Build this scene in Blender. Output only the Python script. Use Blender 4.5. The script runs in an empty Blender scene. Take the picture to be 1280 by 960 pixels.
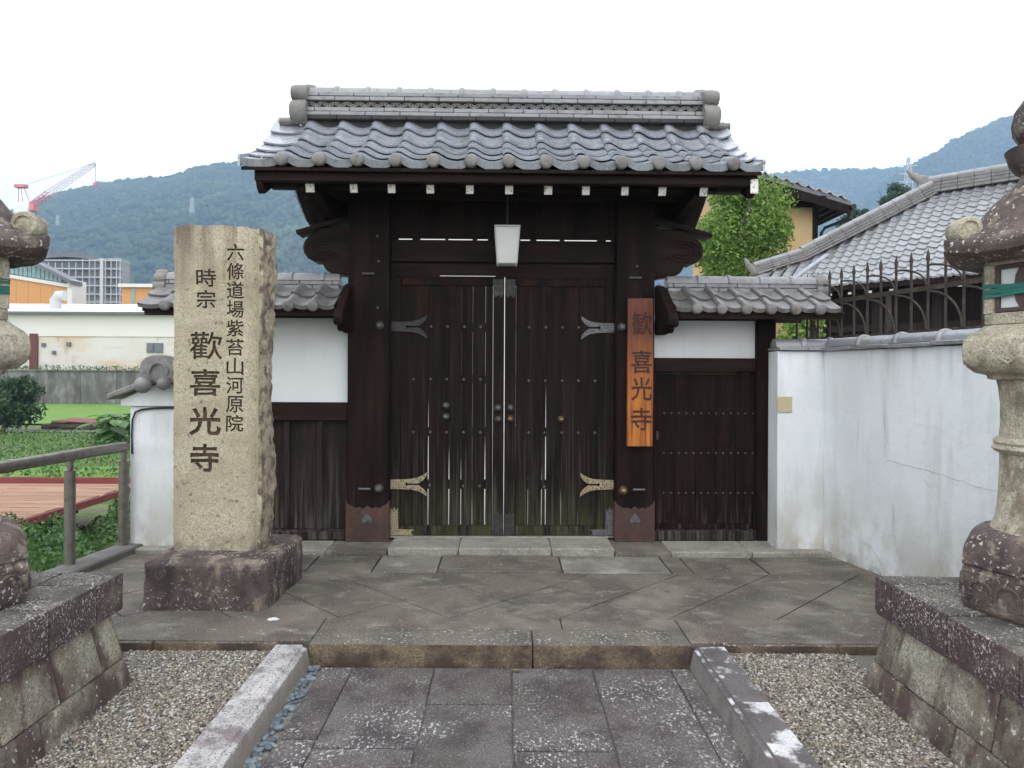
import bpy, bmesh, math, random
import numpy as np
from mathutils import Vector, Matrix, noise as mnoise

random.seed(7)
rng = np.random.default_rng(7)
PI = math.pi
R = math.radians
scene = bpy.context.scene
COL = scene.collection

# ------------------------------------------------------------------ camera
# eye 1.3 m above the stone platform, looking straight down the path (+Y)
FOC = 890.0 / 1280.0          # focal length in picture widths
cam_data = bpy.data.cameras.new("camera")
cam_data.sensor_width = 36.0
cam_data.lens = 36.0 * FOC
cam_data.shift_x = 9.0 / 1280.0
cam_data.shift_y = -13.0 / 1280.0
cam_data.clip_start = 0.05
cam_data.clip_end = 12000
cam = bpy.data.objects.new("camera", cam_data)
cam.location = (0, 0, 1.3)
cam.rotation_euler = (Matrix.Rotation(R(90), 4, 'X') @ Matrix.Rotation(R(0.30), 4, 'Z')).to_euler()
COL.objects.link(cam)
scene.camera = cam

# ------------------------------------------------------------------ overcast sky
SUN_EL, SUN_AZ = 58.0, 200.0        # degrees; azimuth clockwise from +Y
world = bpy.data.worlds.new("World")
scene.world = world
world.use_nodes = True
wn, wl = world.node_tree.nodes, world.node_tree.links
wn.clear()
w_out = wn.new('ShaderNodeOutputWorld')
w_bg = wn.new('ShaderNodeBackground')
sky = wn.new('ShaderNodeTexSky')
sky.sky_type = 'NISHITA'
sky.sun_disc = False
sky.sun_elevation = R(SUN_EL)
sky.sun_rotation = R(SUN_AZ)
sky.air_density = 1.0
sky.dust_density = 3.0
w_tc = wn.new('ShaderNodeTexCoord')
w_map = wn.new('ShaderNodeMapping')
w_map.inputs['Scale'].default_value = (1, 1, 2.6)
w_noise = wn.new('ShaderNodeTexNoise')
w_noise.inputs['Scale'].default_value = 1.7
w_noise.inputs['Detail'].default_value = 5
w_cov = wn.new('ShaderNodeMapRange')
w_cov.inputs['From Min'].default_value = 0.30
w_cov.inputs['From Max'].default_value = 0.62
w_cov.inputs['To Min'].default_value = 0.86
w_cov.inputs['To Max'].default_value = 1.0
w_mix = wn.new('ShaderNodeMix')
w_mix.data_type = 'RGBA'
w_mix.inputs[7].default_value = (23.0, 23.3, 23.8, 1)     # cloud sheet
wl.new(w_tc.outputs['Generated'], w_map.inputs['Vector'])
wl.new(w_map.outputs['Vector'], w_noise.inputs['Vector'])
wl.new(w_noise.outputs['Fac'], w_cov.inputs['Value'])
wl.new(w_cov.outputs['Result'], w_mix.inputs[0])
wl.new(sky.outputs['Color'], w_mix.inputs[6])
wl.new(w_mix.outputs[2], w_bg.inputs['Color'])
w_bg.inputs['Strength'].default_value = 0.1
wl.new(w_bg.outputs['Background'], w_out.inputs['Surface'])

sun_data = bpy.data.lights.new("sun", 'SUN')
sun_data.energy = 0.55
sun_data.angle = R(25)
sun_data.color = (1.0, 0.96, 0.9)
sun = bpy.data.objects.new("sun", sun_data)
sd = Vector((math.sin(R(SUN_AZ)) * math.cos(R(SUN_EL)), math.cos(R(SUN_AZ)) * math.cos(R(SUN_EL)), math.sin(R(SUN_EL))))
sun.rotation_euler = sd.to_track_quat('Z', 'Y').to_euler()
sun.location = (0, -5, 20)
COL.objects.link(sun)

scene.view_settings.view_transform = 'Standard'
scene.view_settings.look = 'None'
scene.view_settings.exposure = 0.12
scene.view_settings.gamma = 1.0
scene.render.engine = 'CYCLES'
scene.cycles.max_bounces = 8
scene.cycles.diffuse_bounces = 4
scene.cycles.use_denoising = True
HAZE_DENSITY = 0.00062

# ------------------------------------------------------------------ helpers
def px(x, y, d):                 # the point seen at photo pixel x, y when it lies d metres ahead
    return Vector(((x - 631.0) * d / 890.0, d, 1.3 - (y - 467.0) * d / 890.0))
def pX(x, d): return (x - 631.0) * d / 890.0
def pZ(y, d): return 1.3 - (y - 467.0) * d / 890.0

def rot_to(a, b, c):             # 3x3 with columns a, b, c
    return Matrix((a, b, c)).transposed()

class MB:
    """collects shapes and links them as one mesh object"""
    def __init__(s):
        s.v, s.f, s.m = [], [], []
    def add(s, vs, fs, mi=0):
        k = len(s.v)
        s.v += [tuple(p) for p in vs]
        s.f += [tuple(i + k for i in f) for f in fs]
        s.m += [mi] * len(fs)
        return s
    def box(s, x0, x1, y0, y1, z0, z1, mi=0):
        return s.add([(x0,y0,z0),(x1,y0,z0),(x1,y1,z0),(x0,y1,z0),(x0,y0,z1),(x1,y0,z1),(x1,y1,z1),(x0,y1,z1)],
                     [(0,3,2,1),(4,5,6,7),(0,1,5,4),(1,2,6,5),(2,3,7,6),(3,0,4,7)], mi)
    def hexa(s, p, mi=0):        # 8 corners: bottom 4 counter-clockwise from above, then top 4
        return s.add(p, [(0,3,2,1),(4,5,6,7),(0,1,5,4),(1,2,6,5),(2,3,7,6),(3,0,4,7)], mi)
    def bar(s, a, b, w, h, up=(0,0,1), mi=0):
        a, b = Vector(a), Vector(b)
        d = (b - a).normalized(); u = Vector(up)
        sd = d.cross(u)
        if sd.length < 1e-4: sd = d.cross(Vector((1,0,0)))
        sd.normalize(); u = sd.cross(d)
        q = []
        for e in (a, b):
            q += [e - sd*w/2 - u*h/2, e + sd*w/2 - u*h/2, e + sd*w/2 + u*h/2, e - sd*w/2 + u*h/2]
        return s.add(q, [(0,1,2,3),(7,6,5,4),(4,5,1,0),(5,6,2,1),(6,7,3,2),(7,4,0,3)], mi)
    def tube(s, pts, r, n=8, mi=0, caps=True):
        pts = [Vector(p) for p in pts]
        rs = r if isinstance(r, (list, tuple)) else [r] * len(pts)
        vs, fs = [], []
        prev = None
        for i, p in enumerate(pts):
            d = (pts[min(i+1, len(pts)-1)] - pts[max(i-1, 0)]).normalized()
            if prev is None:
                a = d.orthogonal().normalized()
            else:
                a = prev - d * prev.dot(d)
                a = a.normalized() if a.length > 1e-5 else d.orthogonal().normalized()
            prev = a
            b = d.cross(a)
            for k in range(n):
                t = 2*PI*k/n
                vs.append(p + (a*math.cos(t) + b*math.sin(t)) * rs[i])
        for i in range(len(pts)-1):
            for k in range(n):
                k2 = (k+1) % n
                fs.append((i*n+k, i*n+k2, (i+1)*n+k2, (i+1)*n+k))
        if caps:
            fs.append(tuple(range(n-1, -1, -1)))
            fs.append(tuple((len(pts)-1)*n + k for k in range(n)))
        return s.add(vs, fs, mi)
    def lathe(s, prof, n=16, c=(0,0,0), ph=0.0, mi=0, sx=1, sy=1):
        vs, fs = [], []
        for r, z in prof:
            for k in range(n):
                t = ph + 2*PI*k/n
                vs.append((c[0] + r*math.cos(t)*sx, c[1] + r*math.sin(t)*sy, c[2] + z))
        m = len(prof)
        for i in range(m-1):
            for k in range(n):
                k2 = (k+1) % n
                fs.append((i*n+k, i*n+k2, (i+1)*n+k2, (i+1)*n+k))
        fs.append(tuple(range(n-1, -1, -1)))
        fs.append(tuple((m-1)*n + k for k in range(n)))
        return s.add(vs, fs, mi)
    def prism(s, poly, o, ua, ub, depth, mi=0):   # poly in (a, b), extruded from o along depth vector
        o, ua, ub, dv = Vector(o), Vector(ua), Vector(ub), Vector(depth)
        n = len(poly)
        vs = [o + ua*a + ub*b for a, b in poly] + [o + ua*a + ub*b + dv for a, b in poly]
        fs = [tuple(range(n)), tuple(range(2*n-1, n-1, -1))]
        for i in range(n):
            j = (i+1) % n
            fs.append((i, i+n, j+n, j))
        return s.add(vs, fs, mi)
    def ball(s, c, r, n=10, m=6, mi=0, sx=1, sy=1, sz=1):
        prof = [(max(1e-4, r*math.sin(PI*i/m)), -r*math.cos(PI*i/m)*sz) for i in range(m+1)]
        return s.lathe(prof, n, c, 0, mi, sx, sy)

def finish(me, smooth=40):
    if smooth:
        me.polygons.foreach_set('use_smooth', [True]*len(me.polygons))
        me.set_sharp_from_angle(angle=R(smooth))
    me.update()

def to_mesh(mb, name, mats, origin=(0,0,0), bevel=0.0, smooth=40, seg=1, fix=True):
    o = Vector(origin)
    me = bpy.data.meshes.new(name)
    vs = [(v[0]-o.x, v[1]-o.y, v[2]-o.z) for v in mb.v]
    me.from_pydata(vs, [], mb.f)
    ms = mats if isinstance(mats, (list, tuple)) else [mats]
    for m in ms: me.materials.append(m)
    if len(ms) > 1: me.polygons.foreach_set('material_index', mb.m)
    if bevel or fix:
        bm = bmesh.new(); bm.from_mesh(me)
        if fix: bmesh.ops.recalc_face_normals(bm, faces=bm.faces)
        if bevel:
            es = [e for e in bm.edges if len(e.link_faces) == 2 and e.calc_face_angle(0) > R(35)]
            bmesh.ops.bevel(bm, geom=es, offset=bevel, segments=seg, profile=0.6, affect='EDGES', clamp_overlap=True)
        bm.to_mesh(me); bm.free()
    finish(me, smooth)
    return me

PIV = Vector((0, 5.38, 0))       # the gate front stands very slightly askew to the path
SKEW = R(1.1)
ORG = {}
def place_loc(loc, skew):
    loc = Vector(loc)
    return PIV + Matrix.Rotation(SKEW, 3, 'Z') @ (loc - PIV) if skew else loc

def props(o, label=None, cat=None, group=None, kind=None):
    if label: o['label'] = label
    if cat: o['category'] = cat
    if group: o['group'] = group
    if kind: o['kind'] = kind
    return o

def thing(name, label, cat, loc, group=None, skew=False, rz=0.0):
    o = bpy.data.objects.new(name, None)
    o.empty_display_size = 0.1
    COL.objects.link(o)
    o.location = place_loc(loc, skew)
    o.rotation_euler = (0, 0, rz + (SKEW if skew else 0))
    ORG[o.name] = Vector(loc)
    return props(o, label, cat, group)

def origin_of(p):
    while p is not None and p.name not in ORG: p = p.parent
    return ORG[p.name] if p is not None else Vector((0,0,0))

def part(parent, name, mb, mats, bevel=0.0, smooth=40, label=None, kind=None, seg=1):
    me = to_mesh(mb, name, mats, origin_of(parent), bevel, smooth, seg)
    o = bpy.data.objects.new(name, me)
    COL.objects.link(o); o.parent = parent
    return props(o, label, kind=kind)

def inst(parent, name, me, loc, rot=None):    # shared mesh set at a place given in world-like coordinates
    o = bpy.data.objects.new(name, me)
    COL.objects.link(o); o.parent = parent
    l = Vector(loc) - origin_of(parent)
    m = Matrix.Translation(l)
    if rot is not None: m = m @ rot.to_4x4()
    o.matrix_local = m
    return o

def solo(name, mb, mats, label=None, cat=None, loc=None, group=None, kind=None, bevel=0.0, smooth=40, skew=False, seg=1):
    if loc is None:
        a = np.array(mb.v); loc = ((a[:,0].min()+a[:,0].max())/2, (a[:,1].min()+a[:,1].max())/2, a[:,2].min())
    me = to_mesh(mb, name, mats, loc, bevel, smooth, seg)
    o = bpy.data.objects.new(name, me)
    COL.objects.link(o)
    o.location = place_loc(loc, skew)
    if skew: o.rotation_euler = (0, 0, SKEW)
    ORG[o.name] = Vector(loc)
    return props(o, label, cat, group, kind)

def copy_tree(o, loc=None, rz=None):
    def rec(s, par):
        c = s.copy(); COL.objects.link(c)
        if par is not None: c.parent = par
        for ch in list(s.children): rec(ch, c)
        return c
    c = rec(o, None)
    if loc is not None: c.location = loc
    if rz is not None: c.rotation_euler.z = rz
    return c

def raw_mesh(name, V, F, mats, smooth=True):  # V (n,3), F (m,k) numpy arrays
    V = np.asarray(V, np.float32); F = np.asarray(F, np.int32)
    me = bpy.data.meshes.new(name)
    me.vertices.add(len(V)); me.vertices.foreach_set('co', V.ravel())
    m, k = F.shape
    me.loops.add(m*k); me.loops.foreach_set('vertex_index', F.ravel())
    me.polygons.add(m); me.polygons.foreach_set('loop_start', np.arange(0, m*k, k, dtype=np.int32))
    me.update(calc_edges=True); me.validate()
    for mm in (mats if isinstance(mats, (list, tuple)) else [mats]): me.materials.append(mm)
    if smooth: me.polygons.foreach_set('use_smooth', np.ones(len(me.polygons), bool))
    return me

def raw_obj(name, me, loc=(0,0,0), parent=None):
    o = bpy.data.objects.new(name, me); COL.objects.link(o)
    o.location = loc
    if parent is not None: o.parent = parent
    else: ORG[o.name] = Vector(loc)
    return o

def rand_rot(n):
    q = rng.normal(size=(n,4)); q /= np.linalg.norm(q, axis=1)[:,None]
    w,x,y,z = q.T
    return np.stack([np.stack([1-2*(y*y+z*z), 2*(x*y-z*w), 2*(x*z+y*w)],-1),
                     np.stack([2*(x*y+z*w), 1-2*(x*x+z*z), 2*(y*z-x*w)],-1),
                     np.stack([2*(x*z-y*w), 2*(y*z+x*w), 1-2*(x*x+y*y)],-1)],1)

def zrot(a):
    c, s_ = np.cos(a), np.sin(a); o = np.zeros_like(a)
    return np.stack([np.stack([c,-s_,o],-1), np.stack([s_,c,o],-1), np.stack([o,o,o+1],-1)],1)

def scatter(tv, tf, P, rot, scl):             # copies of a template at P
    tv = np.asarray(tv, float); tf = np.asarray(tf)
    n = len(P)
    S = scl if getattr(scl, 'ndim', 1) == 2 else np.repeat(np.asarray(scl)[:,None], 3, 1)
    V = np.einsum('nij,nkj->nki', rot, tv[None]*S[:,None,:]) + P[:,None,:]
    F = tf[None] + (np.arange(n)*len(tv))[:,None,None]
    return V.reshape(-1,3), F.reshape(-1, tf.shape[1])

def ico(sub=1):
    bm = bmesh.new(); bmesh.ops.create_icosphere(bm, subdivisions=sub, radius=1)
    v = np.array([p.co[:] for p in bm.verts]); f = np.array([[q.index for q in p.verts] for p in bm.faces]); bm.free()
    return v, f
ICO1, ICO2 = ico(1), ico(2)
LEAF = (np.array([(0,-.5,0),(.26,-.05,.06),(0,.5,-.04),(-.26,-.05,.06)]), np.array([[0,1,2,3]]))

# ------------------------------------------------------------------ materials
def mat(name, base, rough=0.7, layers=(), bumps=(), spec=0.4, metal=0.0, rnd=False, trans=0.0, coat=0.0, rough_n=None):
    m = bpy.data.materials.new(name); m.use_nodes = True
    nt = m.node_tree; N, L = nt.nodes, nt.links
    b = N['Principled BSDF']
    b.inputs['Roughness'].default_value = rough
    b.inputs['Metallic'].default_value = metal
    b.inputs['Specular IOR Level'].default_value = spec
    b.inputs['Coat Weight'].default_value = coat; b.inputs['Coat Roughness'].default_value = .22
    tc = N.new('ShaderNodeTexCoord'); vec = tc.outputs['Object']
    oi = N.new('ShaderNodeObjectInfo'); geo = N.new('ShaderNodeNewGeometry')
    if rnd:
        sc = N.new('ShaderNodeVectorMath'); sc.operation = 'SCALE'
        cb = N.new('ShaderNodeCombineXYZ')
        mu = N.new('ShaderNodeMath'); mu.operation = 'MULTIPLY'; mu.inputs[1].default_value = 61.0
        L.new(oi.outputs['Random'], mu.inputs[0])
        for i in range(3): L.new(mu.outputs[0], cb.inputs[i])
        ad = N.new('ShaderNodeVectorMath'); ad.operation = 'ADD'
        L.new(vec, ad.inputs[0]); L.new(cb.outputs[0], ad.inputs[1]); vec = ad.outputs[0]
    def rng_node(sock, lo, hi):
        r = N.new('ShaderNodeMapRange'); r.inputs['From Min'].default_value = lo; r.inputs['From Max'].default_value = hi
        L.new(sock, r.inputs['Value']); return r.outputs['Result']
    def tex(kind, scale, detail=4.0, rgh=0.6):
        mp = N.new('ShaderNodeMapping')
        s = scale if isinstance(scale, (tuple, list)) else (scale,)*3
        mp.inputs['Scale'].default_value = s
        L.new(vec, mp.inputs['Vector'])
        if kind == 'n':
            t = N.new('ShaderNodeTexNoise'); t.inputs['Scale'].default_value = 1; t.inputs['Detail'].default_value = detail
            t.inputs['Roughness'].default_value = rgh; o = t.outputs['Fac']
        else:
            t = N.new('ShaderNodeTexVoronoi'); t.inputs['Scale'].default_value = 1
            if kind == 've': t.feature = 'DISTANCE_TO_EDGE'
            o = t.outputs['Color'] if kind == 'vc' else t.outputs['Distance']
            if kind == 'vc':
                sp = N.new('ShaderNodeSeparateColor'); L.new(o, sp.inputs[0]); o = sp.outputs[0]
        L.new(mp.outputs[0], t.inputs['Vector'])
        return o
    def mask(k):
        t = k[0]
        if t in ('n', 'v', 'vc', 've'): return rng_node(tex(t, k[1], *(k[4:] or ())), k[2], k[3])
        if t in 'xyz':
            sp = N.new('ShaderNodeSeparateXYZ'); L.new(geo.outputs['Position'], sp.inputs[0])
            return rng_node(sp.outputs['xyz'.index(t)], k[1], k[2])
        if t == 'lz':
            sp = N.new('ShaderNodeSeparateXYZ'); L.new(tc.outputs['Object'], sp.inputs[0]); return rng_node(sp.outputs[2], k[1], k[2])
        if t == 'nz':
            sp = N.new('ShaderNodeSeparateXYZ'); L.new(geo.outputs['Normal'], sp.inputs[0]); return rng_node(sp.outputs[2], k[1], k[2])
        if t == 'i': return rng_node(geo.outputs['Random Per Island'], k[1], k[2])
        if t == 'r': return rng_node(oi.outputs['Random'], k[1], k[2])
    col = None
    rgb = N.new('ShaderNodeRGB'); rgb.outputs[0].default_value = (*base, 1); col = rgb.outputs[0]
    for ly in layers:
        c, a, ms = ly[0], ly[1], ly[2:]
        f = None
        for k in ms:
            o = mask(k)
            if f is None: f = o
            else:
                q = N.new('ShaderNodeMath'); q.operation = 'MULTIPLY'; L.new(f, q.inputs[0]); L.new(o, q.inputs[1]); f = q.outputs[0]
        q = N.new('ShaderNodeMath'); q.operation = 'MULTIPLY'; q.inputs[1].default_value = a
        L.new(f, q.inputs[0])
        mx = N.new('ShaderNodeMix'); mx.data_type = 'RGBA'
        L.new(q.outputs[0], mx.inputs[0]); L.new(col, mx.inputs[6]); mx.inputs[7].default_value = (*c, 1)
        col = mx.outputs[2]
    L.new(col, b.inputs['Base Color'])
    if rough_n:
        r = N.new('ShaderNodeMapRange'); r.inputs['From Min'].default_value = .3; r.inputs['From Max'].default_value = .7
        r.inputs['To Min'].default_value = rough_n[1]; r.inputs['To Max'].default_value = rough_n[2]
        L.new(tex('n', rough_n[0]), r.inputs['Value']); L.new(r.outputs['Result'], b.inputs['Roughness'])
    prev = None
    for k in bumps:                           # (kind, scale, distance[, detail])
        bp = N.new('ShaderNodeBump'); bp.inputs['Distance'].default_value = k[2]; bp.inputs['Strength'].default_value = 1.0
        L.new(tex(k[0], k[1], *(k[3:] or ())), bp.inputs['Height'])
        if prev is not None: L.new(prev, bp.inputs['Normal'])
        prev = bp.outputs['Normal']
    if prev is not None: L.new(prev, b.inputs['Normal'])
    if trans:
        out = N['Material Output']
        tr = N.new('ShaderNodeBsdfTranslucent'); L.new(col, tr.inputs['Color'])
        ms_ = N.new('ShaderNodeMixShader'); ms_.inputs[0].default_value = trans
        L.new(b.outputs[0], ms_.inputs[1]); L.new(tr.outputs[0], ms_.inputs[2]); L.new(ms_.outputs[0], out.inputs['Surface'])
    return m

M = {}
M['tile'] = mat('glazed_grey_tile', (.325,.35,.392), .27, [((.20,.215,.245), .6, ('r',0,1)), ((.42,.445,.48), .5, ('n',9,.45,.7)), ((.075,.075,.075), .5, ('n',(30,14,30),.60,.74)), ((.18,.175,.16), .55, ('n',3,.53,.66)), ((.46,.46,.44), .35, ('n',20,.62,.70))], [('n',40,.0006)], rnd=True, rough_n=(14,.17,.40), spec=.7, metal=.24, coat=.5)
M['tile_old'] = mat('weathered_grey_tile', (.27,.28,.295), .38, [((.15,.15,.16), .75, ('r',0,1)), ((.40,.40,.41), .45, ('n',16,.5,.72)), ((.08,.075,.07), .6, ('n',34,.56,.70)), ((.20,.185,.16), .5, ('n',5,.52,.66))], [('n',60,.0012)], rnd=True, spec=.6, metal=.15, coat=.35)
M['ridge'] = mat('grey_ridge_tile', (.235,.24,.25), .45, [((.15,.15,.155), .7, ('r',0,1)), ((.34,.34,.34), .5, ('n',12,.5,.72)), ((.08,.075,.07), .7, ('n',(12,12,30),.55,.70))], [('n',50,.0012)], rnd=True, spec=.55, coat=.2)
M['oni'] = mat('brownish_grey_ornament_tile', (.20,.19,.18), .6, [((.10,.09,.085), .8, ('n',11,.45,.7)), ((.34,.33,.31), .5, ('n',22,.58,.72))], [('n',45,.002)], rnd=True)
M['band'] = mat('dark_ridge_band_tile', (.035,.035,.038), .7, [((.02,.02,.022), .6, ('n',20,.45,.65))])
M['wood'] = mat('blackened_timber', (.0125,.0068,.0055), .66, [((.026,.014,.0105), .8, ('n',(22,22,1.6),.44,.72)), ((.005,.0033,.003), .75, ('n',(5,5,.9),.48,.66)), ((.085,.072,.064), .65, ('n',(40,40,2.2),.53,.76), ('z',.70,-.05))], [('n',(70,70,3),.002)], rnd=True, spec=.10)
M['plank'] = mat('weathered_door_plank', (.0125,.0082,.0068), .74, [((.030,.020,.015), .75, ('n',(30,30,1.3),.46,.72)), ((.006,.0044,.004), .75, ('n',(9,9,.7),.48,.66)), ((.085,.076,.066), .8, ('n',(46,46,1.6),.50,.74), ('z',1.05,.1)), ((.15,.14,.125), .55, ('n',(60,60,1.0),.58,.72), ('z',1.3,.3)), ((.066,.072,.030), .65, ('n',(14,14,2),.36,.60), ('z',.50,.05)), ((.035,.015,.010), .6, ('n',(8,8,3),.5,.64), ('z',1.55,2.0))], [('n',(90,90,2.5),.0025)], rnd=True, spec=.10)
M['wood_grey'] = mat('greyed_board', (.016,.011,.009), .75, [((.040,.028,.023), .8, ('n',(34,34,1.4),.44,.70)), ((.20,.175,.16), .75, ('n',(38,38,1.8),.46,.72), ('z',.75,.0)), ((.008,.006,.005), .6, ('n',(6,6,.8),.52,.7))], [('n',(80,80,2.4),.002)], rnd=True, spec=.2)
M['beam'] = mat('brown_black_beam', (.0165,.0092,.0072), .66, [((.034,.020,.015), .8, ('n',(1.6,24,24),.44,.72)), ((.006,.004,.0035), .7, ('n',(.9,6,6),.48,.66))], [('n',(3,70,70),.002)], rnd=True, spec=.12)
M['tip'] = mat('flaking_white_paint', (.72,.71,.67), .8, [((.10,.08,.07), .9, ('n',60,.57,.62))], [('n',90,.001)], rnd=True)
M['plaster'] = mat('white_plaster', (.74,.755,.77), .85, [((.66,.68,.70), .6, ('n',2.2,.4,.7)), ((.56,.58,.59), .5, ('n',(9,9,1.2),.55,.78))], [('n',24,.0012)])
M['plaster_old'] = mat('stained_white_plaster', (.73,.755,.775), .88, [((.62,.65,.67), .85, ('n',(1.7,1.7,1.1),.40,.70)), ((.50,.515,.51), .7, ('n',(6,6,.9),.53,.72)), ((.38,.375,.315), .85, ('n',(4,4,2.2),.38,.58), ('z',.62,-.02)), ((.42,.34,.24), .75, ('n',(6,6,3),.50,.64), ('z',.32,-.05)), ((.30,.31,.30), .5, ('n',(19,19,1.6),.65,.76)), ((.40,.405,.39), .5, ('n',(12,12,1.2),.52,.68), ('z',1.2,1.48)), ((.10,.10,.08), .7, ('n',9,.44,.6), ('z',.09,-.02))], [('n',14,.004), ('n',3,.012), ('n',70,.001)])
M['stele'] = mat('tan_granite', (.43,.385,.275), .85, [((.58,.53,.405), .75, ('n',95,.49,.60)), ((.16,.13,.09), .75, ('n',150,.555,.63)), ((.32,.28,.195), .7, ('n',3.2,.44,.64)), ((.115,.075,.065), .8, ('n',(10,10,1.2),.40,.60), ('z',1.62,2.12)), ((.12,.10,.08), .8, ('n',14,.36,.62), ('z',.38,.26)), ((.085,.07,.05), .6, ('n',30,.61,.69))], [('n',120,.005), ('n',18,.005)])
M['carved'] = mat('dark_carved_letter', (.085,.058,.036), .9, [((.15,.11,.075), .6, ('n',40,.45,.65)), ((.04,.028,.02), .6, ('n',12,.5,.66))], [('n',90,.002)])
M['stone_rough'] = mat('rough_chipped_granite', (.33,.28,.20), .9, [((.50,.44,.33), .8, ('n',30,.5,.64)), ((.12,.085,.07), .85, ('n',13,.48,.60)), ((.08,.06,.05), .6, ('n',60,.58,.68))], [('n',34,.012), ('n',120,.004)])
M['stone_dark'] = mat('dark_stained_granite', (.10,.075,.069), .88, [((.042,.030,.030), .9, ('n',(5,5,3),.42,.60)), ((.26,.215,.165), .85, ('n',(8,8,5),.53,.66)), ((.58,.54,.48), .9, ('n',52,.575,.65), ('n',4,.42,.60)), ((.02,.016,.016), .7, ('n',110,.56,.66))], [('n',80,.006), ('n',22,.010)], rnd=True)
M['cap_stone'] = mat('purple_black_cap_stone', (.088,.056,.055), .9, [((.055,.042,.040), .7, ('n',3.0,.4,.62)), ((.072,.066,.060), .92, ('nz',.6,.95)), ((.15,.135,.115), .7, ('nz',.6,.95), ('n',4,.46,.6)), ((.22,.19,.15), .6, ('n',6,.54,.68)), ((.66,.60,.58), .85, ('n',(120,120,90),.555,.615), ('n',7,.42,.60)), ((.55,.51,.49), .7, ('n',42,.62,.67)), ((.022,.017,.017), .7, ('n',150,.54,.63))], [('n',90,.006), ('n',26,.009)], rnd=True)
M['block'] = mat('mottled_granite_block', (.36,.335,.255), .88, [((.52,.49,.41), .8, ('n',75,.49,.60)), ((.20,.17,.125), .85, ('n',4.6,.44,.57)), ((.085,.052,.048), .92, ('n',(6,6,2.8),.485,.60)), ((.060,.042,.038), .85, ('z',.24,-.04), ('n',6,.38,.54)), ((.07,.058,.046), .8, ('n',140,.54,.62)), ((.66,.64,.58), .75, ('n',44,.63,.68))], [('n',110,.008), ('n',20,.010)], rnd=True)
M['lantern'] = mat('lichened_granite', (.40,.36,.27), .88, [((.55,.505,.40), .75, ('n',85,.49,.60)), ((.17,.14,.10), .75, ('n',8,.49,.64)), ((.085,.07,.055), .7, ('n',140,.555,.64)), ((.60,.58,.52), .6, ('n',20,.6,.68))], [('n',110,.006), ('n',24,.006)])
M['lantern_dark'] = mat('blackened_lantern_granite', (.125,.095,.082), .88, [((.050,.036,.034), .9, ('n',6,.42,.60)), ((.29,.245,.19), .75, ('n',14,.53,.66)), ((.66,.62,.58), .9, ('n',60,.60,.645), ('n',5,.38,.56)), ((.022,.018,.017), .6, ('n',140,.55,.65))], [('n',100,.006), ('n',22,.008)])
M['slab'] = mat('purple_grey_paving_slab', (.100,.083,.077), .75, [((.135,.12,.116), .8, ('n',2.6,.42,.62)), ((.050,.038,.040), .8, ('n',5,.46,.60)), ((.095,.095,.082), .6, ('n',1.5,.5,.62)), ((.60,.575,.58), .9, ('n',(80,55,75),.56,.62), ('n',3.0,.46,.62)), ((.50,.475,.48), .6, ('n',160,.60,.65)), ((.018,.016,.016), .75, ('n',170,.54,.63))], [('n',110,.005), ('n',16,.006)], rnd=True)
M['platform'] = mat('damp_grey_stone', (.142,.123,.098), .82, [((.215,.195,.16), .8, ('n',1.7,.46,.64)), ((.078,.069,.060), .9, ('n',2.4,.46,.60)), ((.125,.092,.080), .6, ('n',5,.5,.64)), ((.25,.235,.20), .7, ('n',(5,9,5),.56,.68)), ((.60,.585,.54), .85, ('n',(34,60,34),.66,.69)), ((.05,.043,.038), .7, ('n',140,.54,.63)), ((.28,.26,.22), .6, ('n',110,.57,.65))], [('n',90,.004), ('n',9,.006)])
M['pale_slab'] = mat('pale_threshold_stone', (.30,.285,.242), .8, [((.20,.188,.16), .8, ('n',5,.44,.62)), ((.42,.405,.36), .6, ('n',60,.5,.64)), ((.11,.10,.085), .65, ('n',110,.55,.65))], [('n',90,.004)], rnd=True)
M['edge_stone'] = mat('brown_granite_step', (.150,.112,.072), .87, [((.23,.185,.125), .7, ('n',75,.48,.60)), ((.050,.036,.028), .9, ('n',(4,4,4),.44,.58)), ((.165,.148,.12), .95, ('nz',.5,.9)), ((.080,.070,.060), .8, ('n',2.4,.44,.60), ('nz',.5,.9)), ((.58,.56,.52), .9, ('n',60,.575,.64), ('nz',.3,.8), ('n',5,.4,.56)), ((.04,.034,.03), .75, ('n',130,.54,.63))], [('n',90,.006), ('n',20,.008)])
M['kerb'] = mat('white_granite_kerb', (.47,.455,.45), .8, [((.31,.29,.29), .85, ('n',9,.47,.62)), ((.17,.13,.13), .8, ('n',6,.53,.64)), ((.12,.11,.11), .85, ('n',105,.535,.60)), ((.18,.158,.13), .94, ('nz',.45,.25), ('n',9,.15,.38))], [('n',90,.004)], rnd=True)
M['kerb_dark'] = mat('lichen_patched_dark_kerb', (.125,.112,.112), .8, [((.075,.062,.064), .7, ('n',6,.45,.62)), ((.62,.615,.62), .92, ('n',(8,8,8),.515,.60), ('nz',.6,.9)), ((.20,.19,.17), .8, ('nz',.45,.25), ('n',9,.25,.55)), ((.05,.045,.045), .6, ('n',110,.56,.64))], [('n',90,.002)], rnd=True)
M['pebble'] = mat('mixed_gravel', (.225,.196,.155), .75, [((.54,.52,.47), .95, ('i',.72,.97)), ((.045,.044,.045), .95, ('i',.45,.05)), ((.34,.26,.15), .6, ('i',.51,.52), ('i',.60,.57))], [('n',200,.001)])
M['gravel_base'] = mat('gravel_sand', (.17,.155,.13), .9, [((.30,.28,.24), .8, ('n',120,.45,.62)), ((.07,.065,.055), .8, ('n',200,.5,.62))], [('n',140,.006)])
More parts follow.
